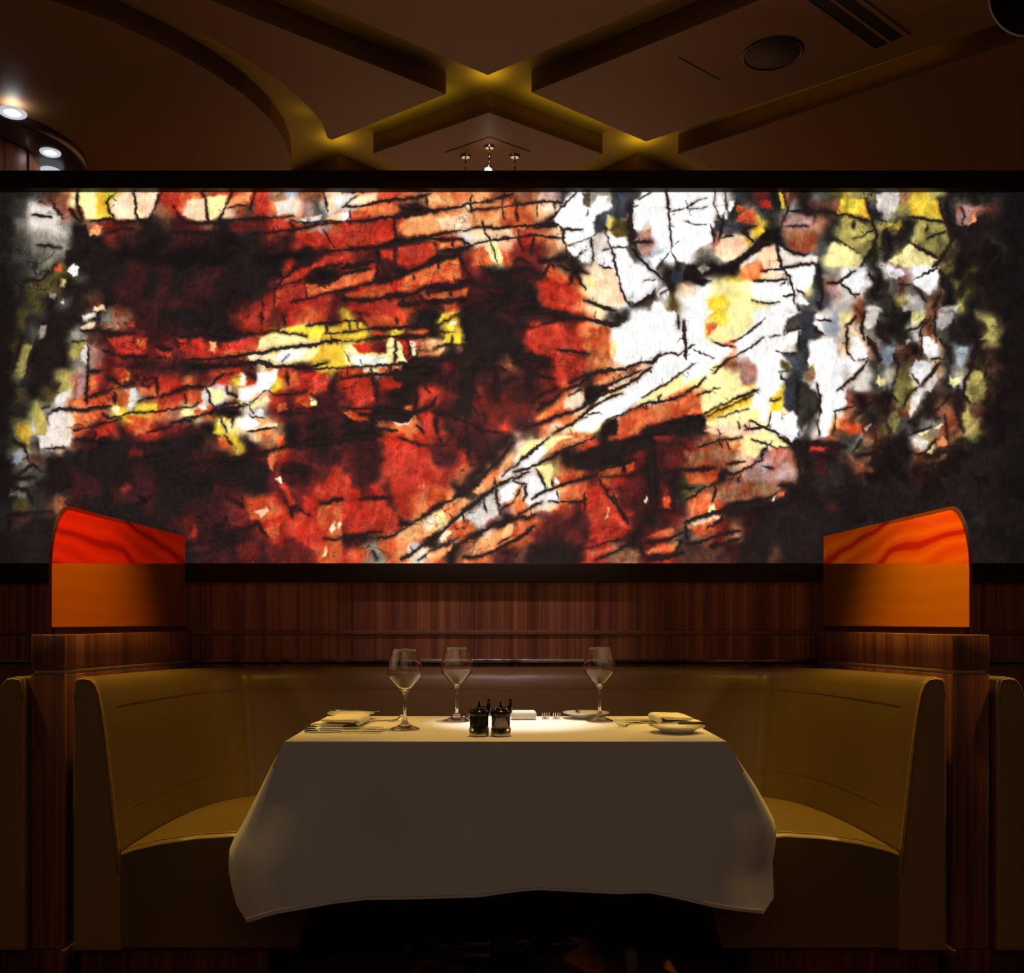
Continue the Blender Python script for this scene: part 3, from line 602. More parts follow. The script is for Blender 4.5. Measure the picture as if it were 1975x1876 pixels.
VEIN = """
00|5|900,30 890,180 920,300 950,400
00|4|1530,30 1570,200 1580,330 1620,390
00|4|1870,60 1800,200 1740,350 1660,520 1600,560 1590,680
00|5|800,260 860,340 930,400
00|5|1050,400 1280,370 1350,410 1500,400 1720,380
00|5|370,325 470,335 600,360
00|6|410,670 520,680 650,700 700,705
00|4|580,160 680,300 740,370
00|5|1210,520 1290,530 1430,480 1540,490
00|7|280,1110 380,1070 480,1080 600,980 640,900
00|5|1150,560 1160,700 1140,820
00|4|1340,60 1230,170 1270,300 1310,380
10|4|350,40 400,150 410,330 450,400
10|4|720,60 620,240 560,370 500,500 430,620 430,700
10|4|970,60 930,200 930,300
10|5|30,230 90,340 150,410 400,420 600,400 800,380 950,370 1150,360 1420,340
10|4|960,540 1200,520 1370,500 1560,470 1720,430 1975,410
10|4|0,520 200,530 400,530 600,540
10|4|650,250 780,220 900,200
10|3|1380,380 1440,400 1580,420 1750,400 1975,390
10|5|1380,400 1410,520
10|4|1750,60 1790,180 1810,280
10|5|1760,500 1830,620 1880,700
10|8|1200,1180 1300,1060 1450,920 1600,860 1700,770 1975,730
10|6|1550,1060 1650,980 1800,920 1975,890
10|7|1560,1100 1700,1110 1850,1080 1975,1020
10|4|1550,1130 1560,1260
10|6|1400,1330 1600,1290 1800,1220 1975,1200
10|3|1190,1200 1190,1380
10|4|1040,1300 1060,1420
10|6|1240,1150 1400,1110 1500,1080
20|5|0,240 60,230 200,230 400,180 560,150 760,140 950,100 1040,80
20|4|0,70 200,60 340,30
20|3|30,220 190,90
20|3|90,270 100,390
20|6|0,400 150,400 380,370 560,350 740,320 940,290 1100,270 1290,240 1470,195 1720,160 1850,120 1975,80
20|5|740,200 900,240 1060,280
20|9|700,240 760,260
20|3|970,100 990,240
20|5|1500,100 1480,200 1490,280 1600,260 1740,245 1975,220
20|5|1850,120 1850,260 1870,370
20|4|600,370 600,450 620,560
20|9|400,690 600,660 800,620 960,580 1010,600
20|6|0,730 200,710 400,700 560,680
20|5|760,610 1000,580 1200,530 1400,500 1620,460 1750,485 1900,470 1975,460
20|4|1620,400 1640,500 1700,620 1760,760 1790,880
20|6|1000,590 1160,620 1350,600 1420,640 1500,670 1700,620 1975,590
20|5|1060,640 1100,740 1110,860 1110,940
20|8|1120,740 1300,740 1500,690
20|7|0,1200 200,1150 400,1100 560,1070 700,1010 900,930 1080,840 1200,810 1360,780
20|3|1270,610 1280,700
20|4|420,720 410,880 400,1000 380,1080
20|4|600,700 600,820 620,890
20|10|0,940 200,900 380,860
20|7|0,1000 150,980 320,950
20|4|1350,800 1400,900 1460,1030
20|6|0,1290 200,1310 400,1300 600,1270 760,1250 860,1220 960,1170 1150,1150 1290,1160 1480,1110 1600,1120
20|7|500,1260 700,1230
20|4|980,1180 1010,1270
20|4|1130,1160 1135,1210
20|4|1250,1170 1255,1250
20|3|820,1000 830,1070
20|5|660,1370 800,1360 960,1330 1200,1330 1380,1310
20|4|900,1260 950,1320
20|4|710,1290 650,1370
20|6|1440,1400 1620,1330 1800,1270 1975,1200
20|9|1600,1150 1750,1140 1975,1100
20|4|10,1200 20,1300
30|4|20,120 30,200 50,380
30|5|0,200 150,190 350,170 570,190
30|3|460,200 480,260
30|3|280,200 280,330
30|4|380,420 460,350 560,230 640,160 750,40
30|5|0,460 200,440 400,420 520,440
30|7|240,470 400,450 500,460
30|4|0,590 200,560 400,575 590,590
30|4|60,500 60,600 110,740
30|4|240,570 210,680 210,790
30|4|520,440 580,520 570,590 610,680 640,770 700,860
30|5|560,490 680,490 800,490
30|3|640,680 760,630 880,590 960,540
30|13|900,590 900,700
30|6|920,620 920,860 900,900
30|16|680,830 700,960
30|7|700,860 800,980 870,1010
30|6|720,1000 780,1080 840,1190
30|6|690,990 650,1130
30|5|720,820 800,730
30|4|740,810 880,700
30|8|300,870 440,850 560,830 620,810
30|5|440,860 380,960 300,1060
30|4|450,890 470,940
30|5|520,910 600,950 680,960
30|5|1060,470 1100,640 1160,780 1180,920 1220,1070 1250,1200 1310,1320 1370,1390
30|4|990,900 1060,930 1170,945
30|10|1350,180 1350,400 1370,560 1350,680
30|8|1350,700 1450,820 1560,930 1690,1040 1780,1100 1830,1160
30|4|1030,740 1150,700 1280,700 1340,690
30|3|1600,60 1450,150
30|5|1760,60 1780,200 1800,300 1810,480 1830,680 1820,740
30|3|1800,290 1975,250
30|8|1380,650 1600,635
30|4|1820,740 1700,890 1660,960
30|6|1820,740 1880,860 1920,960
30|4|1840,690 1910,630
30|5|1500,1090 1640,1070
30|10|1640,1180 1600,1260 1480,1320 1380,1390
30|6|1700,1240 1850,1150
30|6|820,1310 940,1350 1080,1400 1180,1430
30|5|200,900 100,840 0,860
30|12|0,980 160,940 280,1000
30|7|0,1330 200,1360 400,1420
30|6|860,260 850,340
40|5|350,40 350,200 380,320 440,400
40|4|30,240 130,170 260,130
40|4|40,250 200,250 260,230
40|4|0,400 140,440 280,430
40|8|300,430 340,560 340,640
40|4|470,60 490,250 520,300
40|9|460,300 440,420 420,500 400,600
40|9|1070,60 1090,260
40|10|1200,240 1120,440 1080,560 1000,620
40|8|1200,290 1400,270 1600,290 1740,310
40|4|1160,455 1440,455
40|4|1070,660 1090,780 1120,920 1200,1020 1260,1180 1270,1310 1330,1430
40|5|1110,670 1240,750 1370,790 1430,770
40|4|880,980 1100,945 1300,910 1500,880
40|4|800,1090 1000,1080 1200,1060
40|4|780,1310 950,1350 1100,1330
40|9|1540,900 1560,1060 1600,1240 1560,1400
40|6|1140,1260 1280,1250
40|5|1290,1180 1380,1240
40|7|790,700 700,780 640,850 540,900
40|12|980,640 860,660 780,760
40|6|1760,600 1860,670 1975,740
40|4|1110,1130 1160,1090
40|8|750,600 680,520 760,460 840,450
40|5|750,590 800,640
40|5|560,570 480,570 430,600
40|5|1740,330 1900,330 1975,350
40|4|1960,400 1940,480
40|5|1650,1110 1790,1110 1840,1060 1975,970
40|5|1800,1110 1900,1200 1975,1280
50|6|150,140 220,390 280,560 240,700 90,920
50|6|0,355 210,400
50|5|640,350 760,350 900,390 1060,405
50|7|990,160 1060,380 1150,580 1060,800 920,930
50|3|20,420 10,490
50|4|860,430 840,510
50|3|0,600 120,560 260,490
50|3|860,600 980,550 1100,490
50|5|650,640 860,760 980,830
50|10|400,480 360,600 400,700 380,860
50|9|560,480 560,600
50|4|700,1080 830,1010 980,940
50|6|690,1130 780,1220 850,1330
50|4|540,1130 690,1130
50|6|0,1240 80,1240
50|12|220,330 300,380 380,400
50|4|1250,240 1290,350 1260,430
50|5|1720,700 1640,820 1560,940 1530,1100
50|8|1180,480 1330,480
50|9|1000,960 1080,1100 1100,1300
50|9|170,960 250,1100 260,1300
50|7|1010,1200 960,1340 920,1400
50|9|430,1260 480,1400
50|4|1350,1010 1260,1180
01|5|940,230 1100,220 1230,250 1400,260 1560,250
01|6|1160,10 1130,130
01|5|1030,100 1150,90
01|4|830,350 1000,340
01|4|1020,370 1020,600 1010,800 1000,1080
01|8|260,300 200,520 140,700
01|8|390,380 360,520 320,680 280,780
01|6|1180,450 1320,500 1560,530 1700,520
01|7|1440,650 1600,630 1740,600
01|8|1240,760 1400,860 1520,850
01|7|1040,990 1160,930 1300,900 1500,850 1540,830
01|4|1320,930 1330,1070
01|4|1800,780 1820,960
01|5|1600,1040 1750,1000 1850,980 1975,950
01|6|550,1190 680,1130 780,1130 960,1140 1100,1110 1280,1100
01|4|1190,1180 1260,1240 1360,1220 1500,1170 1660,1170 1800,1160 1975,1130
01|5|860,1380 1000,1350 1200,1300 1400,1230
01|5|540,1220 560,1300
01|4|1700,1400 1800,1370 1975,1330
01|4|560,1100 480,1120
01|5|1800,400 1900,440 1975,440
01|5|170,870 260,860
01|6|1000,700 1120,690 1180,680
11|6|580,540 750,520 900,490 1050,480 1300,420 1500,400 1700,380 1780,350 1975,340
11|8|180,560 400,550 600,540
11|7|350,640 600,640 800,610 1000,590 1150,600
11|9|1050,610 1200,640 1400,640 1600,640 1800,600
11|9|150,300 400,260 700,280 960,260
11|7|980,260 1100,240 1250,210
11|5|1230,230 1400,260 1560,290
11|5|1560,170 1800,140 1975,130
11|4|1800,170 1800,260 1940,250
11|5|1040,20 1050,160
11|12|1290,60 1320,150
11|4|1280,580 1360,500
11|4|1280,620 1340,640
11|6|1330,640 1500,660 1640,665 1975,660
11|5|900,720 980,780 960,820
11|5|440,860 600,740
11|4|1330,680 1360,860
11|8|380,870 200,870 0,950
11|4|400,870 440,960 440,1040 500,1100
11|8|560,1090 740,1060 900,1080 1000,1000 1100,900 1180,960
11|13|560,1150 700,1120 860,1090
11|5|1180,970 1400,960 1560,920
11|6|1000,1000 900,1090 950,1180
11|4|0,1140 160,1100 240,1110 310,1060
11|5|160,1240 300,1220 480,1160 540,1100
11|4|620,1180 720,1220 700,1340
11|4|560,1230 640,1400
11|5|0,1300 150,1260 300,1230
11|4|1620,960 1700,1010 1710,1080 1600,1130 1450,1130
11|7|1250,1180 1400,1180 1560,1170
11|4|880,1390 1000,1370 1200,1340
11|3|900,1190 940,1220 1060,1230
11|4|160,960 170,1060
11|4|640,870 640,920 760,990
21|6|0,250 200,220 340,200 560,195 740,180 900,180 1080,170 1300,60
21|6|0,350 200,345 300,320 480,310 600,290 800,290 940,290 1060,240 1300,240
21|4|620,80 640,150
21|4|0,110 180,110
21|3|80,130 90,210
21|3|170,120 180,200
21|5|610,320 610,560 600,590
21|4|750,340 780,450 760,540
21|5|0,660 200,640 560,620 740,600
21|5|0,780 150,750 330,730 560,730
21|3|210,560 240,640
21|3|400,590 410,620
21|3|20,460 110,620
21|4|60,660 60,740
21|4|330,640 335,740
21|5|560,640 560,700
21|3|700,630 700,680
21|3|1270,270 1270,380
21|5|1060,430 1180,390 1400,380 1440,440
21|14|780,620 1000,560 1250,540 1500,560
21|16|560,720 800,720 1050,660
21|14|600,780 820,780 1000,760
21|6|340,760 390,880 400,1030
21|9|820,760 840,900 860,960 840,1180
21|5|1090,640 1150,780
21|5|1300,700 1190,830
21|16|1450,700 1420,900 1420,1080
21|9|1480,660 1480,900 1480,1080 1430,1200 1430,1430
21|8|1780,700 1770,860 1780,1030
21|5|1860,830 1975,770
21|12|560,940 700,920
21|4|960,860 1010,940
21|7|0,1110 180,1130 400,1130 600,1150 840,1170 960,1130 1040,1070 1090,980
21|9|180,1170 400,1230 560,1250 700,1260 800,1210
21|14|560,1200 700,1220
21|6|1040,1150 1200,1180 1360,1240 1500,1310 1660,1380 1840,1400
21|5|1500,1100 1590,1210
21|5|1600,1150 1660,1220 1650,1300
21|6|1080,1240 1100,1420
21|8|300,1380 500,1370 640,1380
21|9|0,1330 200,1310 400,1290
21|6|860,1320 940,1400
21|13|1080,260 1100,200
21|10|1500,560 1700,640 1900,680
31|8|0,20 300,10 600,50 800,80 1000,130 1200,170
31|7|0,170 260,180 440,120 620,80 850,90
31|5|1130,130 1230,160
31|6|500,440 620,465 780,480 880,495
31|9|0,530 200,530 400,560
31|8|0,600 160,640 180,760 180,960
31|5|200,700 360,760 480,780
31|8|280,1140 440,1040 600,900 760,850 900,720 1100,680 1300,660 1420,600 1600,580 1700,490
31|4|640,830 900,710
31|4|640,980 780,900
31|6|880,960 1080,860 1300,760 1480,680
31|7|160,1340 320,1290 500,1210 760,1130 1000,970 1260,880 1440,760 1600,640
31|8|460,1420 700,1290 860,1150 1100,1000 1260,950
31|4|780,1250 900,1190 1000,1160 1020,1190
31|3|1600,570 1750,490 1850,470 1900,510 1975,460
31|4|1560,660 1590,700
31|3|1480,1000 1620,920 1760,840 1860,760 1975,690
31|6|1080,1250 1240,1190 1400,1120 1520,1060 1700,1050 1850,1010 1975,970
31|6|1640,1070 1710,970
31|4|930,1420 1100,1340 1140,1260
31|4|1540,1060 1540,1120
31|12|1500,1380 1700,1360 1975,1300
31|6|240,1040 320,960 500,880
31|4|1200,40 1230,90
31|7|1900,40 1910,200
31|5|1960,100 1975,340
41|5|0,100 10,400 20,560
41|5|0,450 60,420 120,390
41|3|100,440 220,490 340,540
41|3|320,340 420,390 580,410
41|3|540,350 640,320 780,220 930,80
41|4|330,720 480,580 620,500 740,440 860,340 920,300
41|3|330,650 450,600
41|3|0,690 140,590
41|3|980,295 1100,280
41|4|1150,270 1240,220 1350,200
41|5|0,960 120,880 240,770
41|4|160,970 280,920 420,880
41|5|200,1200 400,1100 600,1010 860,900
41|4|260,1210 480,1110 700,1010 800,960
41|3|400,1220 600,1160 740,1130
41|5|760,1260 900,1330 1100,1420
41|5|700,1370 850,1350 960,1330 990,1200 1000,1160
41|4|1000,1010 1000,1040 1110,1000
41|5|1060,460 1180,480 1260,490
41|5|1090,700 1150,800 1180,840
41|4|1520,100 1700,110
41|5|1490,160 1540,240 1640,280
41|4|1320,220 1320,370
41|5|1530,830 1560,980 1570,1160 1540,1300 1560,1430
41|4|1730,1160 1850,1130 1975,1080
41|4|1740,1160 1740,1300 1700,1420
41|3|1760,920 1850,840 1975,740
41|4|1880,180 1870,400 1890,500 1960,570
41|4|1975,60 1860,180
41|3|1130,1160 1130,1240
41|4|620,1280 640,1350
41|5|740,1370 700,1320
41|5|390,1370 410,1436
41|6|1300,780 1300,1200
51|5|0,790 180,560
51|5|770,870 900,730 1000,590
51|7|760,870 640,970 600,1080
51|4|680,720 780,860
51|5|70,560 170,540
51|4|900,550 1050,550
51|5|140,0 100,200 130,330
51|4|850,90 740,190 600,240
51|4|900,60 780,200 790,360 790,510
51|6|950,0 940,200 970,360
51|7|400,860 380,1060 380,1250 430,1400
51|7|1220,860 1200,1060 1220,1250 1280,1400
51|5|470,500 530,640 480,800 440,950 510,1040
51|6|1420,440 1370,640 1290,800 1280,960 1350,1060
51|3|1470,470 1540,680 1520,760
51|3|1540,770 1650,830 1740,860
51|9|280,100 330,300 420,360
51|9|1160,100 1150,300 1280,360
51|8|170,300 250,420 300,560
51|8|1000,320 1100,440 1130,600
51|6|70,1180 200,1060 280,960
51|6|910,1180 1050,1060 1120,960
51|5|220,1200 250,1400
51|5|1060,1200 1090,1400
51|6|800,1160 740,1240 640,1280
51|4|640,1430 760,1390 900,1340
51|10|850,980 900,1100 860,1200
51|6|740,400 780,500
02|6|160,60 280,120 330,300
02|5|420,0 440,160
02|6|500,150 740,140
02|5|230,440 380,330 480,420
02|6|0,500 200,500 400,480
02|6|100,600 300,610 340,720 370,790
02|4|120,780 100,1100
02|6|60,930 300,890 600,880
02|6|860,50 1060,40
02|8|1600,110 1900,80
02|9|1500,300 1900,250
12|5|620,0 700,100
12|6|600,280 840,240 1040,220 1180,160 1340,120 1600,80 1975,70
12|5|200,330 600,270
12|4|340,380 330,480
12|6|640,700 840,830 
12|6|160,1240 400,1230 600,1140 860,1070 1000,1020
12|5|160,1400 400,1350 700,1240
12|4|1000,1020 1120,1180
12|9|1280,400 1600,370
12|6|1740,790 1850,750 1975,730
12|6|1770,1190 1900,1200 1975,1170
12|8|1380,830 1400,920
12|7|1480,860 1600,920
12|6|600,560 900,520
22|6|640,20 760,60 860,90 980,120
22|5|200,740 340,720 530,710
22|6|0,1170 200,1160 360,1110 460,1100
22|5|420,1180 560,1170 700,1080 900,960 1100,820 1280,730 1400,650 1560,560 1700,400 1820,280 1975,80
22|8|1280,710 1480,600 1600,480 1740,340
22|5|1420,0 1450,140 1500,300
22|7|1450,200 1480,330
22|6|680,1430 820,1350 1000,1230 1180,1090 1300,960 1440,850 1600,720 1780,590 1975,480
22|8|1460,820 1640,700 1750,620
22|4|1100,10 1160,110
22|5|880,1436 1000,1350 1180,1250 1280,1210 1340,1180
22|9|1280,1300 1400,1220 1600,1120 1760,1030 1900,960 1975,950
22|5|1400,1400 1580,1390 1760,1330 1850,1280 1975,1210
22|5|1760,490 1780,620 1790,740 1810,860
22|4|1630,740 1670,890
22|4|1400,910 1410,990
22|4|1820,900 1830,860 1975,760
22|4|1840,470 1975,360
22|10|80,1230 100,1190
22|6|350,1330 400,1420
22|10|0,20 200,10 440,0
22|3|1800,1250 1975,1150
32|5|0,370 120,260 260,140 420,20
32|8|0,420 200,370 420,260 560,180 860,50 960,0
32|4|1080,0 1040,90
32|5|0,510 200,400
32|5|260,380 340,520 370,600
32|6|220,730 370,640 520,590 640,540 800,500 960,450 1050,380 1240,340 1400,280
32|5|440,510 470,600
32|4|410,755 520,760 680,770 820,770
32|5|0,960 160,850 330,760
32|7|0,970 120,930 160,950 260,910
32|4|0,520 100,560 150,550 150,680 110,740
32|4|100,580 20,740
32|4|500,640 520,740
32|4|830,660 820,860
32|5|1000,480 1280,470 1420,430 1600,440 1780,430 1975,390
32|5|990,500 1100,690 1180,780 1250,880 1330,1020
32|3|1270,340 1290,420
32|9|1160,700 1200,760
32|9|1590,60 1590,300 1600,600 1620,850
32|9|1820,580 1975,600
32|6|1650,860 1850,860
32|6|300,1370 600,1330 900,1290 1100,1230 1240,1200
32|5|960,1430 1120,1360 1300,1280 1500,1240 1800,1200 1900,1150 1975,1100
32|6|1470,1250 1500,1390
32|9|1880,1200 1940,1220 1900,1290
32|5|0,1230 120,1140 240,1040
32|10|1560,1420 1800,1400 1975,1350
32|5|1440,60 1280,150 1200,110
32|4|870,160 1040,110
42|9|220,110 340,70
42|5|160,130 400,50 660,20
42|4|400,70 440,140
42|4|480,60 520,150
42|3|780,40 870,70 960,100 1080,150 1200,130
42|4|1010,60 900,180 890,280 800,330 660,400 520,500
42|6|1080,0 1180,80 1260,120
42|12|1290,80 1320,300 1340,480 1330,640
42|5|1400,140 1380,500 1350,660
42|6|0,390 200,390 340,370
42|9|180,400 280,380
42|9|400,520 480,440 560,440
42|6|260,600 340,560 460,500
42|5|340,560 360,660 320,760
42|6|0,760 120,680 200,620 260,590
42|7|0,1010 150,950 330,890 500,840 700,790 1000,720 1080,650
42|12|500,900 620,860 800,800 1000,780 1200,740
42|11|1080,580 1220,580 1300,620
42|4|480,900 380,1000 260,1080
42|6|0,1250 160,1240 400,1150 640,1100
42|5|300,1280 480,1240 640,1190
42|5|900,350 1030,380
42|3|640,420 620,520
42|8|1440,80 1700,110 1860,130
42|4|500,330 700,300
42|9|0,620 120,600
42|7|1400,740 1700,660 1975,600
42|8|20,1020 30,1200
42|6|740,860 740,1040
52|5|90,60 0,180
52|5|960,40 840,180
52|5|270,0 260,110
52|6|1090,0 1110,110
52|5|240,130 400,150
52|5|720,210 900,230 1000,200 1200,170
52|6|1080,130 1240,140
52|6|60,240 260,190
"""
def make_mural(px0=-60, px1=2035, py0=352, py1=1096, step=1.0):
    """Colour of the stone (linear rgb) on a grid in panel units."""
    rng = np.random.RandomState(11)
    W = int((px1-px0)/step)+1; H = int((py1-py0)/step)+1
    X = px0+np.arange(W)*step; Y = py0+np.arange(H)*step
    XX, YY = np.meshgrid(X, Y)
    def vnoise(sx, sy, seed, U=None, V=None):
        r = np.random.RandomState(seed); U = XX if U is None else U; V = YY if V is None else V
        gw = int((px1-px0+800)/sx)+8; gh = int((py1-py0+1600)/sy)+8
        g = r.rand(gh, gw)*2-1
        u = (U-px0+400)/sx; v = (V-py0+800)/sy
        i = np.floor(u).astype(int); j = np.floor(v).astype(int); a = u-i; b = v-j
        a = a*a*(3-2*a); b = b*b*(3-2*b)
        return (g[j,i]*(1-a)+g[j,i+1]*a)*(1-b)+(g[j+1,i]*(1-a)+g[j+1,i+1]*a)*b
    def blur(img, s):
        if s < .3: return img
        k = int(np.ceil(2.5*s)); t = np.arange(-k, k+1); g = np.exp(-t*t/(2*s*s)); g /= g.sum()
        for ax in (0, 1):
            pad = [(0,0)]*img.ndim; pad[ax] = (k, k)
            p = np.pad(img, pad, mode='edge'); out = np.zeros_like(img)
            for q, w in enumerate(g):
                sl = [slice(None)]*img.ndim; sl[ax] = slice(q, q+img.shape[ax]); out += w*p[tuple(sl)]
            img = out
        return img
    grid = np.zeros((24, 72, 3))
    for (c, r), s in TILES.items():
        rows = s.split(); assert len(rows) == 8, (c, r)
        for j, row in enumerate(rows):
            assert len(row) == 12, (c, r, j, row)
            for i, ch in enumerate(row): grid[r*8+j, c*12+i] = PAL[ch]
    wx = 9*vnoise(34,30,1)+5*vnoise(14,12,2)+2.5*vnoise(6,6,3)
    wy = 8*vnoise(34,30,4)+5*vnoise(14,12,5)+2.5*vnoise(6,6,6)
    def sample(dx, dy, smooth):
        u = np.clip((XX+dx)/27.45-.5, 0, 70.999); v = np.clip((YY+dy-360)/30-.5, 0, 22.999)
        if not smooth:
            return grid[np.round(v).astype(int), np.round(u).astype(int)]
        i = u.astype(int); j = v.astype(int); a = (u-i)[...,None]; b = (v-j)[...,None]
        return (grid[j,i]*(1-a)+grid[j,i+1]*a)*(1-b)+(grid[j+1,i]*(1-a)+grid[j+1,i+1]*a)*b
    img = .5*sample(wx, wy, True)+.5*blur(sample(wx*1.3, wy*1.3, False), 4.5/step)
    ox = [0,330,660,990,1320,1645]
    def pts(tile, s):
        c, r = int(tile[0]), int(tile[1])
        return np.array([[float(q) for q in p.split(',')] for p in s.split()])/5.985+np.array([ox[c], 360+240*r])
    ex = 2.2*vnoise(9,9,7)+1.2*vnoise(4,4,8); ey = 2.2*vnoise(9,9,9)+1.2*vnoise(4,4,10)
    for line in PATCH.strip().splitlines():
        tile, col, soft, s = line.split('|'); P = pts(tile, s); soft = float(soft)/5.985*3.0
        x0, y0 = P.min(0)-12; x1, y1 = P.max(0)+12
        i0, i1 = np.searchsorted(X, [x0, x1]); j0, j1 = np.searchsorted(Y, [y0, y1])
        if i1 <= i0 or j1 <= j0: continue
        x = XX[j0:j1,i0:i1]+ex[j0:j1,i0:i1]; y = YY[j0:j1,i0:i1]+ey[j0:j1,i0:i1]
        ins = np.zeros(x.shape, bool); d = np.full(x.shape, 1e9)
        for k in range(len(P)):
            a, b = P[k], P[(k+1) % len(P)]
            c = ((a[1] > y) != (b[1] > y)) & (x < (b[0]-a[0])*(y-a[1])/(b[1]-a[1]+1e-9)+a[0]); ins ^= c
            ab = b-a; t = np.clip(((x-a[0])*ab[0]+(y-a[1])*ab[1])/(ab@ab+1e-9), 0, 1)
            d = np.minimum(d, np.hypot(x-a[0]-t*ab[0], y-a[1]-t*ab[1]))
        sd = np.where(ins, d, -d); m = np.clip(sd/(2*soft)+.5, 0, 1); m = (m*m*(3-2*m)*(.90+.08*wx[j0:j1,i0:i1]/9))[...,None]
        sub = img[j0:j1,i0:i1]; sub += m*(np.array(PAL[col], float)-sub)
    # fine grain of the stone: streaks across the strata, mottling, small flecks; plus bloom painted round the bright patches
    lum = img.mean(2, keepdims=True)/255
    img = np.clip(img+.30*(img-blur(img, 11/step)), 0, 262)
    st = (.4*vnoise(4,30,21,XX+.25*YY+wx)+.35*vnoise(9,70,22,XX+.25*YY+2*wx)+.25*vnoise(2.6,14,26,XX+.2*YY))[...,None]; mo = (.5*vnoise(16,13,23,XX+wy,YY+wx)+.5*vnoise(7,6,24,XX+wx,YY+wy))[...,None]; fi = vnoise(2.4,2.4,25)[...,None]
    img = img*(1+(.19*st+.24*mo+.06*fi)*np.clip(1.2-lum, .0, 1))
    hv = (.6*vnoise(30,15,61,XX*.97-YY*.2+wx,YY+wy)+.55*vnoise(8,34,62,XX+.25*YY+wx))*np.clip(1.3-lum[...,0], 0, 1)*np.clip(lum[...,0]*2.2, 0, 1)*np.clip((img[...,0]-img[...,1]-18)/40, 0, 1)
    img = img*np.stack([1+.10*hv, 1+.52*hv, 1+.72*hv], -1)
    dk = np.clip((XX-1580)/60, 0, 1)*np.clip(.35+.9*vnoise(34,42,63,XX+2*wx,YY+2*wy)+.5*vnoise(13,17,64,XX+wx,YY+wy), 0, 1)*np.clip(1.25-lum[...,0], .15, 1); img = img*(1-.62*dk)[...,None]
    glow = blur(np.maximum(img.mean(2, keepdims=True)-150, 0), 13/step); img = img+glow*np.array([.42, .25, .10])*np.clip(1.1-lum, 0, 1)
    # hairline cracks along and across the strata
    k1 = vnoise(62,13,41,XX*.98-YY*.2+2.2*wx,YY*.98+XX*.2+1.2*wy+.4*vnoise(20,9,42)*9); k2 = vnoise(21,46,43,XX+2*wx,YY+2*wy); k3 = vnoise(30,26,44,XX+3*wx,YY+3*wy)
    where = np.clip(.55+1.4*vnoise(90,60,45)+.5*vnoise(30,24,46), 0, 1)
    left = np.clip((1150-XX)/250, 0, 1); right = np.clip((XX-1560)/120, 0, 1)
    hair = np.exp(-(k1/.045)**2)*(.35+.5*left)+.55*np.exp(-(k2/.035)**2)*(.4+.4*right)+np.exp(-(k3/.03)**2)*(.25+.45*right)
    hair = np.clip(hair, 0, 1)*where*np.clip(1.45-lum[...,0], .12, 1)
    img = img*(1-.62*hair[...,None])
    # small cracks everywhere light passes
    dark = np.ones(XX.shape)
    halo = np.zeros(XX.shape); rough = vnoise(5,5,51)+.8*vnoise(2.6,2.6,52); wid = 1+.75*vnoise(48,30,53)
    def stroke(P, w, jag, depth=0, strength=.93):
        Q = [P[0]]
        for k in range(len(P)-1):
            n = max(1, int(np.hypot(*(P[k+1]-P[k]))/5)); 
            for q in range(1, n+1): Q.append(P[k]+(P[k+1]-P[k])*q/n)
        Q = np.array(Q); n = len(Q)
        if n > 2: Q[1:-1] += rng.randn(n-2, 2)*jag
        ws = w*(.75+.5*rng.rand(n))*wid[np.clip(((Q[:,1]-py0)/step).astype(int), 0, H-1), np.clip(((Q[:,0]-px0)/step).astype(int), 0, W-1)]; taper = np.minimum(1, .45+np.minimum(np.arange(n), np.arange(n)[::-1])*.25); ws = ws*taper
        for k in range(n-1):
            a, b = Q[k], Q[k+1]; wa, wb = ws[k], ws[k+1]; R = max(wa, wb)*1.6+7
            i0, i1 = np.searchsorted(X, [min(a[0],b[0])-R, max(a[0],b[0])+R]); j0, j1 = np.searchsorted(Y, [min(a[1],b[1])-R, max(a[1],b[1])+R])
            if i1 <= i0 or j1 <= j0: continue
            x = XX[j0:j1,i0:i1]; y = YY[j0:j1,i0:i1]; ab = b-a
            t = np.clip(((x-a[0])*ab[0]+(y-a[1])*ab[1])/(ab@ab+1e-9), 0, 1)
            dd = np.maximum(np.hypot(x-a[0]-t*ab[0], y-a[1]-t*ab[1])+.75*rough[j0:j1,i0:i1], 0); hw = (wa+(wb-wa)*t)*.5
            m = 1-strength*np.clip((hw+1.1-dd)/1.9, 0, 1)
            dark[j0:j1,i0:i1] = np.minimum(dark[j0:j1,i0:i1], m)
            if depth < 1:
                hh = np.exp(-(np.maximum(dd-hw, 0)/(1.6+.55*w))**2); halo[j0:j1,i0:i1] = np.maximum(halo[j0:j1,i0:i1], hh)
        if depth < 1:
            for k in range(1, n-1):
                if rng.rand() < .09:
                    d = Q[k+1]-Q[k]; nrm = np.array([-d[1], d[0]])/(np.hypot(*d)+1e-9)*rng.choice([-1, 1]); L = rng.uniform(4, 15)
                    e = Q[k]+nrm*L+rng.randn(2)*2
                    stroke(np.array([Q[k], (Q[k]+e)/2+rng.randn(2), e]), max(.8, w*.4), .6, 1, .7)
    for line in VEIN.strip().splitlines():
        tile, w, s = line.split('|'); stroke(pts(tile, s), float(w)*.72, 1.0)
    tint = np.array([33, 24, 24.])
    blot = np.clip(.5+.9*vnoise(26,15,31)+.5*vnoise(11,7,32), 0, 1); hs = (halo*(.15+.5*blot)*np.clip(1.5-lum[...,0], .35, 1))[...,None]
    img = img*(1-hs)+np.array([62,28,24.])*hs*.75*(img/255)**.5
    big = (.55*vnoise(70,38,33)+.45*vnoise(24,16,34))[...,None]; img = img*(1+.22*big*np.clip(1.25-lum, 0, 1))
    img = img*dark[...,None]+tint*(1-dark[...,None])
    # dim, uneven left and right rims
    edge = np.clip((XX-10)/60, 0, 1)*np.clip((1985-XX)/90, 0, 1)
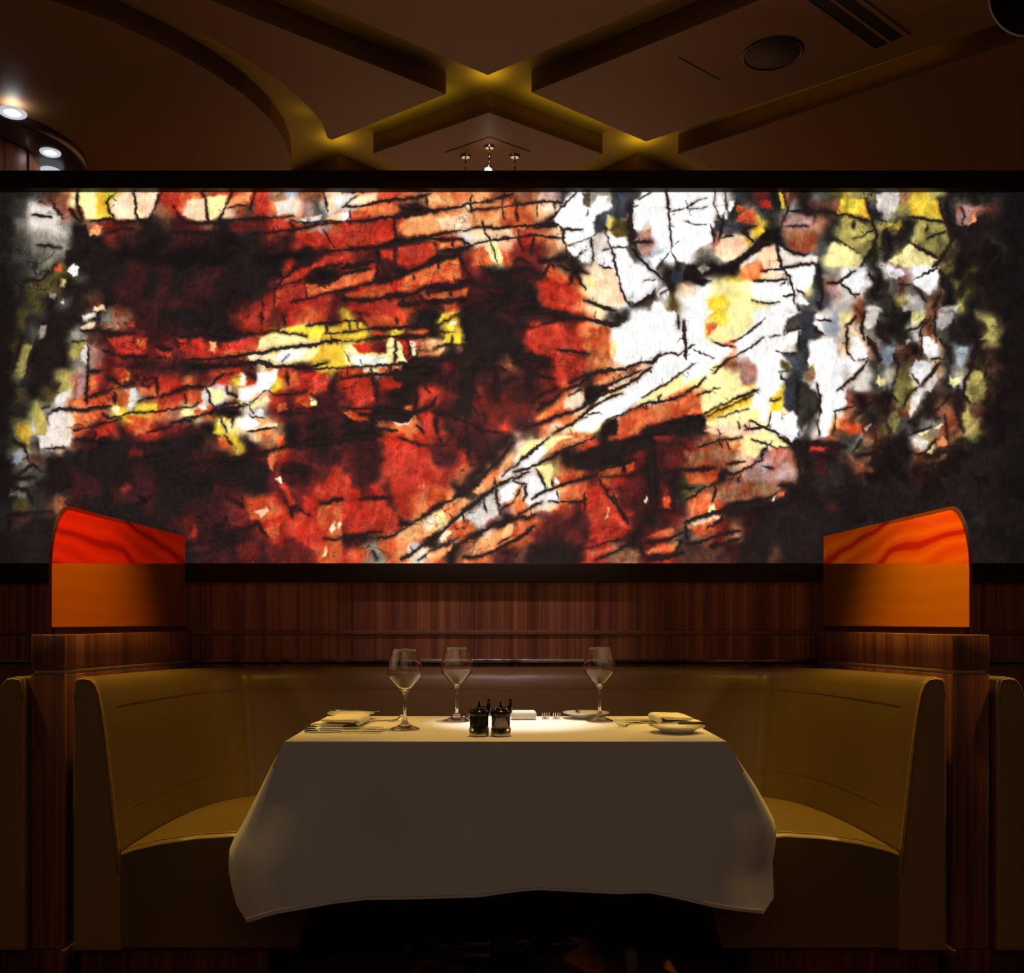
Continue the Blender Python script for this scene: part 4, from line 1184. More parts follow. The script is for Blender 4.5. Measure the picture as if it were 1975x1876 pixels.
    img = img*(.55+.45*edge)[...,None]
    img = np.maximum(img, 0); img = img+np.array([20,15,15.])*np.exp(-img/28)
    s = np.clip(img/255, 0, 1); s = np.clip(s-.022*np.sin(2*np.pi*np.clip(s.mean(2, keepdims=True), 0, 1))*s/np.maximum(s.mean(2, keepdims=True), .05)*.9, 0, 1)
    return X, Y, np.where(s < .04045, s/12.92, ((s+.055)/1.055)**2.4), s
# ------------------------------------------------------------------ room shell
YW = 4.14; CX = .0535; Y0 = 2.90
struct(obj('floor', *box((-5, -2, -.05), (5, 10, 0)), M['carpet']))
zt = P(0, 328, 4.10).z; z_fb = P(0, 1122, 4.10).z
wb = struct(obj('wall_back', *box((-4, YW, 0), (4, YW+.14, P(0, 1100, YW).z)), M['wood']))
o = struct(obj('trim_1', *box((-4, YW-.010, P(0, 1223.5, YW).z), (4, YW, P(0, 1215.5, YW).z)), M['wood_ledge'])); bevel(o, .002)
tr = struct(obj('trim_2', *box((-4, YW-.014, P(0, 1279, YW).z), (4, YW, P(0, 1271, YW).z)), M['strip'])); bevel(tr, .002)
struct(obj('wall_far', *box((-6, 9.8, 0), (6, 9.9, 3.6)), M['ceil']))
# mural
mu = thing('backlit_stone_mural', 'long backlit slab of red and white veined stone in a black frame', 'wall panel', (CX, YW, P(0, 1100, YW).z))
def child(name, part, m, parent, smooth=False):
    v, f = part; L = parent.location
    return obj(name, [Vector(q)-L for q in v], f, m, parent, smooth)
MUX0, MUX1 = -60, 2035
xl = P(MUX0, 0, YW).x; xr = P(MUX1, 0, YW).x
o = child('bottom_rail', box((xl-.1, YW-.045, z_fb), (xr+.1, YW+.10, P(0, 1086, YW-.045).z)), M['frame'], mu); bevel(o, .003)
zr0 = P(0, 362.5, YW-.045).z; zr1 = P(0, 328, YW-.045).z
o = child('top_rail', box((xl-.1, YW-.045, zr0), (xr+.1, YW+.10, zr1)), M['frame'], mu); bevel(o, .003)
for x in (xl-.1, xr):
    o = child('side_stile', box((x, YW-.045, P(0, 1086, YW-.045).z), (x+.1, YW+.10, zr0)), M['frame'], mu)
child('back_board', box((xl, YW+.03, P(0, 1086, YW).z-.02), (xr, YW+.10, zr1-.002)), M['darkmetal'], mu)
def build_mural():
    X, Y, lin, _ = make_mural(MUX0, MUX1, 352, 1096, 1.45)
    H, W, _ = lin.shape; YM = YW-.004
    L = mu.location; xs = (X-VX)/F*YM; zs = ZC-(Y-VY)/F*YM
    co = np.zeros((H, W, 3), np.float32); co[..., 0] = xs[None, :]-L.x; co[..., 1] = YM-L.y; co[..., 2] = zs[:, None]-L.z
    me = bpy.data.meshes.new('stone_panel'); me.vertices.add(H*W); me.vertices.foreach_set('co', co.ravel())
    i = np.arange((H-1)*(W-1)); r = i//(W-1); c = i % (W-1); a = r*W+c
    q = np.stack([a, a+W, a+W+1, a+1], 1).astype(np.int32); n = len(q)
    # a back and rim, so the slab has a thickness
    me.loops.add(n*4); me.loops.foreach_set('vertex_index', q.ravel()); me.polygons.add(n)
    me.polygons.foreach_set('loop_start', (np.arange(n)*4).astype(np.int32))
    at = me.color_attributes.new('stone', 'FLOAT_COLOR', 'POINT')
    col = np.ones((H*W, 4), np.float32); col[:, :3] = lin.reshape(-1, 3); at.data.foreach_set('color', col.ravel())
    me.update(calc_edges=True); me.validate()
    m = bpy.data.materials.new('backlit_stone'); m.use_nodes = True; nt = m.node_tree; b = nt.nodes['Principled BSDF']
    a1 = nt.nodes.new('ShaderNodeAttribute'); a1.attribute_name = 'stone'
    tc = nt.nodes.new('ShaderNodeTexCoord'); mp = nt.nodes.new('ShaderNodeMapping'); mp.inputs['Scale'].default_value = (1, 1, .35); mp.inputs['Rotation'].default_value = (0, .12, 0)
    nz = nt.nodes.new('ShaderNodeTexNoise'); nz.inputs['Scale'].default_value = 110; nz.inputs['Detail'].default_value = 4
    nt.links.new(tc.outputs['Object'], mp.inputs[0]); nt.links.new(mp.outputs[0], nz.inputs['Vector'])
    mr = nt.nodes.new('ShaderNodeMapRange'); mr.inputs[1].default_value = .3; mr.inputs[2].default_value = .7; mr.inputs[3].default_value = .90; mr.inputs[4].default_value = 1.16
    mx = nt.nodes.new('ShaderNodeVectorMath'); mx.operation = 'SCALE'
    nt.links.new(nz.outputs['Fac'], mr.inputs[0]); nt.links.new(a1.outputs['Color'], mx.inputs[0]); nt.links.new(mr.outputs[0], mx.inputs['Scale'])
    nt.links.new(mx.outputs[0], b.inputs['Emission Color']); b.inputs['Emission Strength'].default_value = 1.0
    b.inputs['Base Color'].default_value = (.02, .015, .013, 1); b.inputs['Roughness'].default_value = .35; b.inputs['Specular IOR Level'].default_value = .2
    m.cycles.emission_sampling = 'NONE'
    me.materials.append(m); o = bpy.data.objects.new('stone_panel', me); C.objects.link(o); o.parent = mu
build_mural()

# ------------------------------------------------------------------ ceiling
ZL, ZH = 3.5, 3.6
def pc(px, py, z=ZL): Y = F*(z-ZC)/(VY-py); return ((px-VX)/F*Y, Y)
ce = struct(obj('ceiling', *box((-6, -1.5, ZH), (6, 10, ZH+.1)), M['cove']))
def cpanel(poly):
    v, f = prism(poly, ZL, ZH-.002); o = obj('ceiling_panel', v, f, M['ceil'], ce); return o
def ext(a, b, Y):                            # continue the line a-b to depth Y
    t = (Y-a[1])/(b[1]-a[1]); return (a[0]+(b[0]-a[0])*t, Y)
tip = pc(941, 145); cpanel([tip, ext(tip, pc(598, 0), 1.5), ext(tip, pc(1280, 0), 1.5)])
arc = [pc(*q) for q in ((632, 266), (620, 235), (600, 210), (540, 155), (420, 80), (240, 0))]
a5 = pc(240, 0)
cpanel([pc(860, 181), pc(640, 270)]+arc[0:]+[(a5[0]-.75, a5[1]-.25), (a5[0]-1.6, a5[1]-.38), (a5[0]-1.6, 2.7), ext(pc(860, 181), pc(404, 0), 2.7)])
r0 = pc(1025, 178); cpanel([r0, pc(1246, 273), ext(pc(1246, 273), pc(1732, 111), 2.2), ext(r0, pc(1465, 0), 2.2)])
q0 = pc(1308, 297); cpanel([q0, pc(1377, 329), pc(1480, 380), pc(1800, 480), (5.8, 6.5), (5.8, 2.4), ext(q0, pc(1975, 75), 2.4)])
cpanel([pc(943, 217), pc(720, 296), pc(943, 408), pc(1162, 297)])
cpanel([pc(655, 331), pc(840, 410), pc(655, 520), pc(480, 410)])
cpanel([pc(1228, 331), pc(1050, 410), pc(1228, 520), pc(1400, 410)])
disc = [pc(*q) for q in ((95, 0), (200, 35), (330, 95), (400, 135), (470, 182), (520, 228), (548, 268), (560, 300), (562, 330), (555, 370), (520, 420), (440, 480))]
d0 = pc(95, 0); cpanel(disc+[(-3.6, 8.6), (-5.9, 8.6), (-5.9, d0[1]-.2), (d0[0]-.9, d0[1]-.16)])
def strip_c(a, b, wd=.006, name='panel_seam', m='seam', th=.002):
    a = Vector(a).to_3d(); b = Vector(b).to_3d(); d = (b-a).normalized(); n = Vector((-d.y, d.x, 0))*wd/2
    V = [a-n, b-n, b+n, a+n]; return obj(name, *prism([(q.x, q.y) for q in V], ZL-th, ZL-.0002), M[m], ce)
strip_c(pc(944, 264), pc(858, 294)); strip_c(pc(944, 264), pc(1022, 292)); strip_c(pc(1308, 110), pc(1390, 155), .004)
struct(obj('trim_3', *prism([(q.x, q.y) for q in (Vector((-5, 9.7)), Vector((5, 9.7)), Vector((5, 9.8)), Vector((-5, 9.8)))], 3.3, 3.5), M['ceil']))
# speaker and vent in the ceiling
sx, sy = pc(1490, 103)
sp = thing('ceiling_speaker', 'dark round speaker grille flush in the ceiling at right', 'speaker', (sx, sy, ZL))
obj('grille', *lathe([(0, -.004), (.118, -.004), (.120, 0)], 48), M['grille'], sp, True)
obj('rim', *lathe([(.118, -.005), (.121, -.008), (.127, -.006), (.128, 0)], 48), M['darkmetal'], sp, True)
va = Vector(pc(1683, 100)).to_3d(); vb = Vector(pc(1760, 70)).to_3d(); d = (Vector(pc(1542, 0)).to_3d()-va).normalized(); n = Vector((-d.y, d.x, 0)); wv = (vb-va).dot(n)
if wv < 0: n = -n; wv = -wv
ve = thing('slot_air_vent', 'long narrow two-slot air vent in the ceiling above the right booth', 'air vent', (va.x, va.y, ZL))
def vq(s0, s1, t0, t1, z0, z1):
    pts = [d*s0+n*t0, d*s1+n*t0, d*s1+n*t1, d*s0+n*t1]; return prism([(p.x, p.y) for p in pts], z0, z1)
obj('vent_frame', *join(vq(0, 1.2, 0, .025, -.006, -.0003), vq(0, 1.2, wv-.02, wv, -.006, -.0003), vq(0, .02, .025, wv-.02, -.006, -.0003), vq(.02, 1.2, wv*.48, wv*.56, -.005, -.0003), vq(1.18, 1.2, .025, wv-.02, -.006, -.0003)), M['ceil'], ve)
for t0, t1 in ((.025, wv*.48), (wv*.56, wv-.02)):
    obj('slot', *vq(.02, 1.18, t0, t1, -.0022, -.0004), M['darkmetal'], ve)
# spotlights on the far ceiling panel
def spotlight(px, py, label, lean, lit):
    x, y = pc(px, py); t = thing('ceiling_spotlight', label, 'spotlight', (x, y, ZL), 0, 'chrome spotlights above the mural')
    obj('canopy', *lathe([(0, -.010), (.016, -.010), (.027, -.006), (.029, 0)], 32), M['chrome'], t, True)
    s = obj('stem', *tube([(0, 0, -.009), (0, 0, -.07)], .0045), M['chrome'], t, True)
    k = obj('knuckle', *lathe([(0, -.062), (.006, -.067), (.0075, -.075), (.006, -.083), (0, -.088)], 16), M['chrome'], t, True)
    mt = Matrix.Translation((0, 0, -.078))@Matrix.Rotation(lean, 4, 'Y')@Matrix.Rotation(-.5, 4, 'X')
    h = obj('lamp_head', *xf(lathe([(.004, 0), (.008, -.01), (.011, -.03), (.019, -.050), (.022, -.068), (.020, -.068), (.017, -.055)], 28), mt), M['chrome'], t, True)
    obj('lens', *xf(lathe([(0, -.062), (.012, -.062), (.0185, -.060)], 24), mt), M['lamp'] if lit else M['whitemetal'], h, True)
    return t
spotlight(944, 283, 'lit chrome spotlight, middle and nearest of three above the mural', .10, True)
spotlight(898, 301, 'unlit chrome spotlight, left of three above the mural', .35, False)
spotlight(993, 301, 'unlit chrome spotlight, right of three above the mural', -.2, False)
# round wooden column with a dark soffit and downlights, beyond the mural at left
cl = thing('round_column', 'round wooden column with chrome edge strip under a dark soffit, beyond the mural at left', 'column', (-2.62, 5.2, 0))
obj('shaft', *lathe([(.0, 0), (.27, 0), (.27, ZL-.045)], 64), M['wood'], cl, True)
obj('soffit', *lathe([(.0, ZL-.04), (.47, ZL-.04), (.50, ZL-.03), (.50, ZL-.0005), (0, ZL-.0005)], 72), M['soffit'], cl, True)
obj('edge_strip', *tube([(.262, -.07, .1), (.262, -.07, ZL-.05)], .007), M['chrome'], cl, True)
def downlight(px, py, label, lit, r=.045):
    Y = F*(ZL-.04-ZC)/(VY-py); x = (px-VX)/F*Y
    t = thing('downlight', label, 'downlight', (x, Y, ZL-.0402), 0, 'downlights in the dark soffit')
    obj('trim_ring', *lathe([(r*.5, -.002), (r, -.010), (r*1.12, -.006), (r*1.15, 0)], 32), M['lamp_soft'], t, True)
    obj('bulb', *lathe([(0, -.016), (r*.28, -.010), (r*.5, -.002)], 24), M['lamp'] if lit else M['chrome'], t, True)
downlight(24, 216, 'lit white downlight nearest the left edge of the ceiling', True, .055)
downlight(97, 293, 'lit white downlight right of the wooden column', True, .045)
Y = 5.35; c = P(97, 336, Y); t = thing('dish_lamp', 'pale dish lamp just showing above the mural frame at left', 'lamp', (c.x, Y, c.z))
obj('dish', *lathe([(.075, -.02), (.07, .008), (.045, .026), (.012, .034), (0, .035)], 36), M['lamp_soft'], t, True)
obj('stem', *tube([(0, 0, .034), (0, 0, ZL-.04-c.z)], .006), M['darkmetal'], t)
c = P(64, 322, Y); t = thing('track_lamp', 'small chrome lamp between the wooden column and the pale dish lamp', 'lamp', (c.x, Y, c.z))
obj('lamp_head', *xf(lathe([(0, -.05), (.018, -.045), (.02, .01), (.012, .04), (0, .045)], 24), Matrix.Rotation(1.2, 4, 'Y')), M['chrome'], t, True)
obj('bracket', *tube([(0, 0, .01), (0, 0, ZL-.04-c.z)], .006), M['chrome'], t)
# black can light hanging at the top right
c = P(1985, -12, 2.6); t = thing('can_spotlight', 'black cylindrical spotlight cut off by the top right corner', 'spotlight', c)
mt = Vector((-.70, -.15, -.70)).to_track_quat('-Z', 'Y').to_matrix().to_4x4()
obj('housing', *xf(lathe([(0, .16), (.085, .155), (.095, .14), (.095, -.03), (.088, -.03), (.08, .02), (0, .025)], 48), mt), M['black'], t, True)
obj('rim', *xf(lathe([(.0955, -.02), (.0965, -.026), (.095, -.031), (.088, -.031)], 48), mt), M['darkmetal'], t, True)
obj('yoke', *tube([(0, 0, .1), (.04, .03, .35), (.04, .03, ZL-c.z)], .012), M['darkmetal'], t)

# ------------------------------------------------------------------ dividers between the booths
def divider(x0, x1, label, side):
    xo, xi = (x0, x1) if side < 0 else (x1, x0)      # inner face looks at the middle booth
    t = thing('booth_divider', label, 'divider wall', ((x0+x1)/2, Y0, 0), 0, 'wooden walls between the booths')
    L = t.location
    def sub(name, a, b, m, bw=.003):
        v, f = box(a, b); o = obj(name, [Vector(q)-L for q in v], f, m, t); bevel(o, bw); return o
    sn, sf = (P(0, 1291, Y0).z, P(0, 1300, Y0).z), (P(0, 1271, YW).z, P(0, 1279, YW).z)
    zt = P(0, 1224, Y0).z; e = .0015
    def wedge(name, zb0, zb1, zt0, zt1, ins, m):     # box whose bottom and top run from the post (0) to the wall (1)
        a, b = x0+ins, x1-ins; ya, yb = Y0+ins, YW-.016
        V = [(a,ya,zb0),(b,ya,zb0),(b,yb,zb1),(a,yb,zb1),(a,ya,zt0),(b,ya,zt0),(b,yb,zt1),(a,yb,zt1)]
        o = obj(name, [Vector(q)-L for q in V], box((0,0,0),(1,1,1))[1], m, t); bevel(o, .002); return o
    wedge('lower_panel', .118, .118, sn[1], sf[1], 0, M['wood'])
    wedge('metal_inlay', sn[1], sf[1], sn[0], sf[0], .006, M['inlay'])
    wedge('upper_panel', sn[0], sf[0], zt, zt, 0, M['wood'])
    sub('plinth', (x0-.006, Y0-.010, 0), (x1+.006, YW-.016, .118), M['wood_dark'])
    return t
dl = divider(P(60, 0, Y0).x, P(125, 0, Y0).x, 'wooden booth divider with end post, left of the white table', -1)
dr = divider(P(1838, 0, Y0).x, P(1908, 0, Y0).x, 'wooden booth divider with end post, right of the white table', 1)
# coloured stone screens standing on the dividers
def screen_mat(name, c1, c2, c3, vein=True, estr=.22):  # emission of the upper part stands in for mural light
    m = bpy.data.materials.new(name); m.use_nodes = True; nt = m.node_tree; nt.nodes.remove(nt.nodes['Principled BSDF'])
    tc = nt.nodes.new('ShaderNodeTexCoord'); mp = nt.nodes.new('ShaderNodeMapping'); mp.inputs['Scale'].default_value = (1, .8, 1); mp.inputs['Rotation'].default_value = (.16 if estr > .1 else 0, 0, 0)
    nt.links.new(tc.outputs['Object'], mp.inputs[0])
    n = nt.nodes.new('ShaderNodeTexWave'); n.bands_direction = 'Z'; n.inputs['Scale'].default_value = 2.6; n.inputs['Distortion'].default_value = 6.5 if estr > .1 else 2; n.inputs['Detail'].default_value = 1.5; n.inputs['Detail Scale'].default_value = .9
    nt.links.new(mp.outputs[0], n.inputs['Vector'])
    r = nt.nodes.new('ShaderNodeValToRGB'); e = r.color_ramp.elements; e[0].position = 0; e[0].color = (*(c1 if vein else c2), 1); e[1].position = 1; e[1].color = (*c2, 1)
    for p, c in (((.022, c1), (.10, c2), (.5, c3)) if vein else ((.5, c3),)): x = e.new(p); x.color = (*c, 1)
    nt.links.new(n.outputs['Fac'], r.inputs[0])
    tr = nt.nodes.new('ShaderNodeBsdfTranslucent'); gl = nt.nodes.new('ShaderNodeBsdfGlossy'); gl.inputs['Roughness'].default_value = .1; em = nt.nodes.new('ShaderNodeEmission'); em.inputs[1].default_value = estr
    nt.links.new(r.outputs[0], tr.inputs[0]); nt.links.new(r.outputs[0], em.inputs[0])
    mx = nt.nodes.new('ShaderNodeMixShader'); mx.inputs[0].default_value = .03; nt.links.new(tr.outputs[0], mx.inputs[1]); nt.links.new(gl.outputs[0], mx.inputs[2])
    ad = nt.nodes.new('ShaderNodeAddShader'); nt.links.new(mx.outputs[0], ad.inputs[0]); nt.links.new(em.outputs[0], ad.inputs[1]); nt.links.new(ad.outputs[0], nt.nodes['Material Output'].inputs[0])
    return m
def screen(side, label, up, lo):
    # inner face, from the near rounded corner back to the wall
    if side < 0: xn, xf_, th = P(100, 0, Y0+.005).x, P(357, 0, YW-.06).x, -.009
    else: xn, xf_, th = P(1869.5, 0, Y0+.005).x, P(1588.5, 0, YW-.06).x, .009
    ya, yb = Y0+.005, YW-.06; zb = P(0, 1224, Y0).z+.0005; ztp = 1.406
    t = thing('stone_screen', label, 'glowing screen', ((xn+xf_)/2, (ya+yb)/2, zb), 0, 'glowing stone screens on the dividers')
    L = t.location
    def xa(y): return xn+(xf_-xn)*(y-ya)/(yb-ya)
    zsn, zsf = P(0, 1086.5, ya).z, P(0, 1086.5, yb).z            # made-up joint: colour split imitating the mural's lower edge seen through
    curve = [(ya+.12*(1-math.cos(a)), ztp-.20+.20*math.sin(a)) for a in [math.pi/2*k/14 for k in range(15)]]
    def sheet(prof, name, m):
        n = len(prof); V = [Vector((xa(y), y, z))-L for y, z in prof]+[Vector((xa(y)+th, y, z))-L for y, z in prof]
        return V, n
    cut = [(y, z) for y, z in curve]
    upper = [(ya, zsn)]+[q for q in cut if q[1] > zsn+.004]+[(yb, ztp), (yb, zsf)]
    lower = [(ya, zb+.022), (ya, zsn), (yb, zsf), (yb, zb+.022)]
    for prof, name, m in ((upper, 'veined_stone_mural_glow', up), (lower, 'amber_stone', lo)):
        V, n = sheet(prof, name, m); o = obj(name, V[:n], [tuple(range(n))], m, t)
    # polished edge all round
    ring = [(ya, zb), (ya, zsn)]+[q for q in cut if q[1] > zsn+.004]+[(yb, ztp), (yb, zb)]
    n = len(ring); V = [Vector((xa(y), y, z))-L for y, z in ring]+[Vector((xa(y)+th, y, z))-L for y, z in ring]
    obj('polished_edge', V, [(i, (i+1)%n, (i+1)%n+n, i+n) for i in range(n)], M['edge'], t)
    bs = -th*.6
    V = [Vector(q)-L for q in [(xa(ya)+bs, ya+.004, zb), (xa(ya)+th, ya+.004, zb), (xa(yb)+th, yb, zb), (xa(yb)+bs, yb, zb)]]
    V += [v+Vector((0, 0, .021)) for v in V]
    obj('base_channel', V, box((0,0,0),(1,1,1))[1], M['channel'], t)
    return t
M['edge'] = mat('screen_edge', (.035, .008, .002), .6, spec=.1, emit=(.5, .06, .01), estr=.035)
M['channel'] = mat('screen_channel', (.05, .008, .004), .25)
screen(-1, 'red and amber stone screen with rounded corner on the left divider', screen_mat('red_stone_mural_glow', (.45, .008, .0), (.74, .018, .0), (.92, .026, .001)), screen_mat('amber_stone_left', (.75, .16, .002), (.8, .18, .002), (.85, .2, .003), False, .006))
screen(1, 'orange veined stone screen with rounded corner on the right divider', screen_mat('orange_stone_mural_glow', (.60, .02, .0), (.86, .08, .001), (.98, .15, .001)), screen_mat('amber_stone_right', (.85, .22, .002), (.9, .25, .003), (.95, .28, .003), False, .006))

# ------------------------------------------------------------------ U-shaped leather banquette
HB = 1.2435                                   # half width, outer
Bl = [(-HB, 2.88), (-HB, 3.2), (-HB, 3.5), (-HB, 3.75), (-1.21, 3.93), (-1.10, 4.03), (-.93, 4.055), (-.5, 4.06), (0, 4.06)]
Fl = [(-1.108, 2.88), (-1.110, 3.15), (-1.10, 3.38), (-1.07, 3.57), (-1.015, 3.68), (-.945, 3.745), (-.83, 3.775), (-.45, 3.79), (0, 3.79)]
Il = [(-.575, 2.88), (-.575, 3.0), (-.575, 3.1), (-.57, 3.2), (-.555, 3.27), (-.52, 3.31), (-.45, 3.33), (-.25, 3.34), (0, 3.34)]
def mir(L): return L+[(-x, y) for x, y in L[::-1][1:]]
Bp, Fp, Ip = (cr(mir(q), 7) for q in (Bl, Fl, Il))
NS = len(Bp)
prof = [(0, .125), (0, .40), (0, .84), (.004, .872), (.022, .890), (.05, .899), (.20, .903), (.36, .899), (.46, .885), (.53, .860), (.60, .815), (.68, .745), (.76, .655), (.84, .555), (.90, .475), (.955, .41), (1.0, .33), (1.0, .125)]
def zadj(z, y): return z-(.024*(y-2.88)/1.2)*max(0, min(1, (z-.4)/.5))
seams = [35, NS-1-35, (NS-1)//2]              # vertical seams of the back cushions
def back_pt(s, t, z, grow=0):
    b, f = Bp[s], Fp[s]; x, y = b+(f-b)*t; return (x, y, zadj(z, y)+grow)
def build_banquette(cx, label):
    t = thing('leather_banquette', label, 'booth seat', (CX+cx, 2.88, 0), 0, 'leather booth seats')
    L = Vector((0, 2.88, 0))
    # back cushion: a strip per cushion, closed at each seam by a soft crease
    V, Fs = [], []
    rows = list(range(NS)); extra = []
    for s in rows:
        for tt, z in prof: 
            dip = 0
            for q in seams: dip = max(dip, 1.0 if s == q else 0)
            p = Vector(back_pt(s, tt, z))
            if dip and tt > .3:
                b, f = Bp[s], Fp[s]; nrm = Vector(((b-f)[0], (b-f)[1], 0)).normalized(); p += nrm*.006; p.z -= .003
            V.append(p-L)
    m_ = len(prof)
    for s in range(NS-1):
        for k in range(m_-1): Fs.append((s*m_+k, (s+1)*m_+k, (s+1)*m_+k+1, s*m_+k+1))
    bk = obj('backrest', V, Fs, M['leather'], t, True)
    # flat end panels of the arms, each with piping
    for s, sg in ((0, 1), (NS-1, -1)):
        pr = [Vector(back_pt(s, a, z)) for a, z in prof]; n = len(pr); ctr = sum(pr, Vector())/n
        outer = [p-L for p in pr]; mid = [p-L+Vector((0, -.010, 0)) for p in pr]
        inner = [ctr+(p-ctr)*.90+Vector((0, -.013, 0))-L for p in pr]
        for q in range(n): inner[q].z = (pr[q].z-ctr.z)*.975+ctr.z
        V = outer+mid+inner
        Fs = [(i, (i+1)%n, (i+1)%n+n, i+n) for i in range(n)]+[(i+n, (i+1)%n+n, (i+1)%n+2*n, i+2*n) for i in range(n)]+[tuple(range(2*n, 3*n))]
        ep = obj('arm_end', V, Fs, M['leather_end'], t, False)
        path = [inner[i]+Vector((0, -.0005, 0)) for i in range(2, n-1)]
        obj('piping', *tube(path, .0024, 6), M['piping'], ep, True)
    # horizontal stitch line below the top, and one low on the cushion
    for name, (tt, z) in (('stitching', (.607, .815)), ('stitching', (.875, .50))):
        path = [Vector(back_pt(s, tt, z+.008))-L+Vector(((Fp[s]-Bp[s])[0], (Fp[s]-Bp[s])[1], 0)).normalized()*.0 for s in range(3, NS-3)]
        obj(name, *tube(path, .0006, 5), M['leather'], bk, True)
    # seat: crowned cushion with rolled front edges
    sp = [(0, .0), (.06, .012), (.2, .030), (.4, .046), (.6, .052), (.8, .046), (.9, .030), (.95, .012), (.985, -.02), (1.0, -.07), (.995, -.16), (.97, -.23), (.94, -.272)]
    V, Fs = [], []; base = .405; rows = [(0, -.012, .20), (0, -.006, .05), (0, .004, .0)]+[(s, 0, 0) for s in range(1, NS-1)]+[(NS-1, .004, 0), (NS-1, -.006, .05), (NS-1, -.012, .20)]
    for s, dy, drop in rows:
        f, i_ = Fp[s], Ip[s]
        for u, dz in sp:
            x, y = f+(i_-f)*u; z = base+dz-(.05*drop if dz > -.07 else 0); V.append(Vector((x, y+dy, z))-L)
    m_ = len(sp)
    for s in range(len(rows)-1):
        for k in range(m_-1): Fs.append((s*m_+k, (s+1)*m_+k, (s+1)*m_+k+1, s*m_+k+1))
    n0 = len(V)
    for r_ in (0, len(rows)-1):                # end faces towards the aisle
        idx = [r_*m_+k for k in range(m_)]; s = 0 if r_ == 0 else NS-1
        n1 = len(V)
        for k in idx: V.append(V[k].copy())
        V.append(Vector((Fp[s][0], 2.868, .133))-L); Fs.append(tuple(list(range(n1, len(V)))))
    se = obj('seat', V, Fs, M['leather'], t, True)
    md = se.modifiers.new('es', 'EDGE_SPLIT'); md.split_angle = 1.0
    path = [V[r_] + Vector((0, 0, .001)) for r_ in range(m_*2, m_*2+8)]
    obj('seam_welt', *tube(path, .0016, 5), M['piping'], se, True)
    path = [V[(len(rows)-3)*m_+k] + Vector((0, 0, .001)) for k in range(8)]
    obj('seam_welt', *tube(path, .0016, 5), M['piping'], se, True)
    # recessed wooden plinth
    inn = [(Ip[s][0]*1.0+(Fp[s][0]-Ip[s][0])*.22, Ip[s][1]+(Fp[s][1]-Ip[s][1])*.22) for s in range(NS)]
    out = [(Bp[s][0]*.995, Bp[s][1]) for s in range(NS)]
    V, Fs = [], []
    for s in range(NS):
        yy = .03 if s in (0, NS-1) else 0
        for (x, y), z in ((out[s], 0), (out[s], .124), (inn[s], .124), (inn[s], 0)): V.append(Vector((x, y+yy, z))-L)
    for s in range(NS-1):
        for k in range(4): Fs.append((s*4+k, s*4+(k+1)%4, (s+1)*4+(k+1)%4, (s+1)*4+k))
    Fs += [(0, 1, 2, 3), tuple((NS-1)*4+k for k in range(4))]
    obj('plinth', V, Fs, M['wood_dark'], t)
    return t
bq = build_banquette(0, 'mustard brown leather booth seat around the white table')
dup(bq, (CX-2.625, 2.88, 0), 0, 'leather booth seat cut off by the left edge of the photo')
dup(bq, (CX+2.632, 2.88, 0), 0, 'leather booth seat cut off by the right edge of the photo')
for cxn, lab in ((CX-2.625, 'left'), (CX+2.632, 'right')): pass

# ------------------------------------------------------------------ table and cloth
ZT = .75
tx0, tx1, ty0, ty1 = P(549, 0, 2.605).x, P(1402, 0, 2.605).x, 2.605, 3.306
tb = thing('dining_table', 'square pedestal table hidden under the white cloth, one foot showing below it', 'table', ((tx0+tx1)/2, 2.95, 0))
L = tb.location
obj('tabletop', *box((tx0-L.x+.012, ty0-L.y+.012, ZT-.034), (tx1-L.x-.012, ty1-L.y-.012, ZT-.004)), M['wood_dark'], tb)
obj('column', *lathe([(.04, .05), (.038, .1), (.036, .68), (.10, .715)], 24, 'cap'), M['darkmetal'], tb, True)
for a in (-.5, 2.64, 1.1, 4.24):
    dx, dy = math.cos(a), math.sin(a); obj('leg', *tube([(0, 0, .075), (dx*.2, dy*.2, .06), (dx*.36, dy*.36, .035)], [.03, .026, .018], 10), M['darkmetal'], tb, True)
c = P(1215, 1852, 2.78)
ft = obj('leg', *join(box((c.x-.028-L.x, -.21, 0), (c.x+.028-L.x, -.12, .03)), box((c.x-.014-L.x, -.19, .03), (c.x+.02-L.x, -.14, .155))), M['foot'], tb); bevel(ft, .008)
def interp(tab, v):
    for (a, b), (c_, d_) in zip(tab, tab[1:]):
        if v <= c_: return b+(d_-b)*(v-a)/(c_-a)
    return tab[-1][1]
XL = [(1429, 549), (1480, 524), (1540, 500), (1600, 476), (1635, 458), (1662, 450), (1690, 451), (1717, 456), (1750, 466), (1779, 477)]
XR = [(1428, 1402), (1460, 1420), (1522, 1456), (1570, 1478), (1595, 1488), (1615, 1490), (1640, 1487), (1690, 1475), (1730, 1474), (1762, 1472)]
HEM = [(0, 1779), (.045, 1762), (.09, 1752), (.13, 1743), (.19, 1735), (.30, 1734), (.44, 1730), (.53, 1719), (.575, 1716), (.665, 1720), (.75, 1724), (.82, 1722), (.87, 1733), (.93, 1750), (.965, 1757), (1, 1762)]
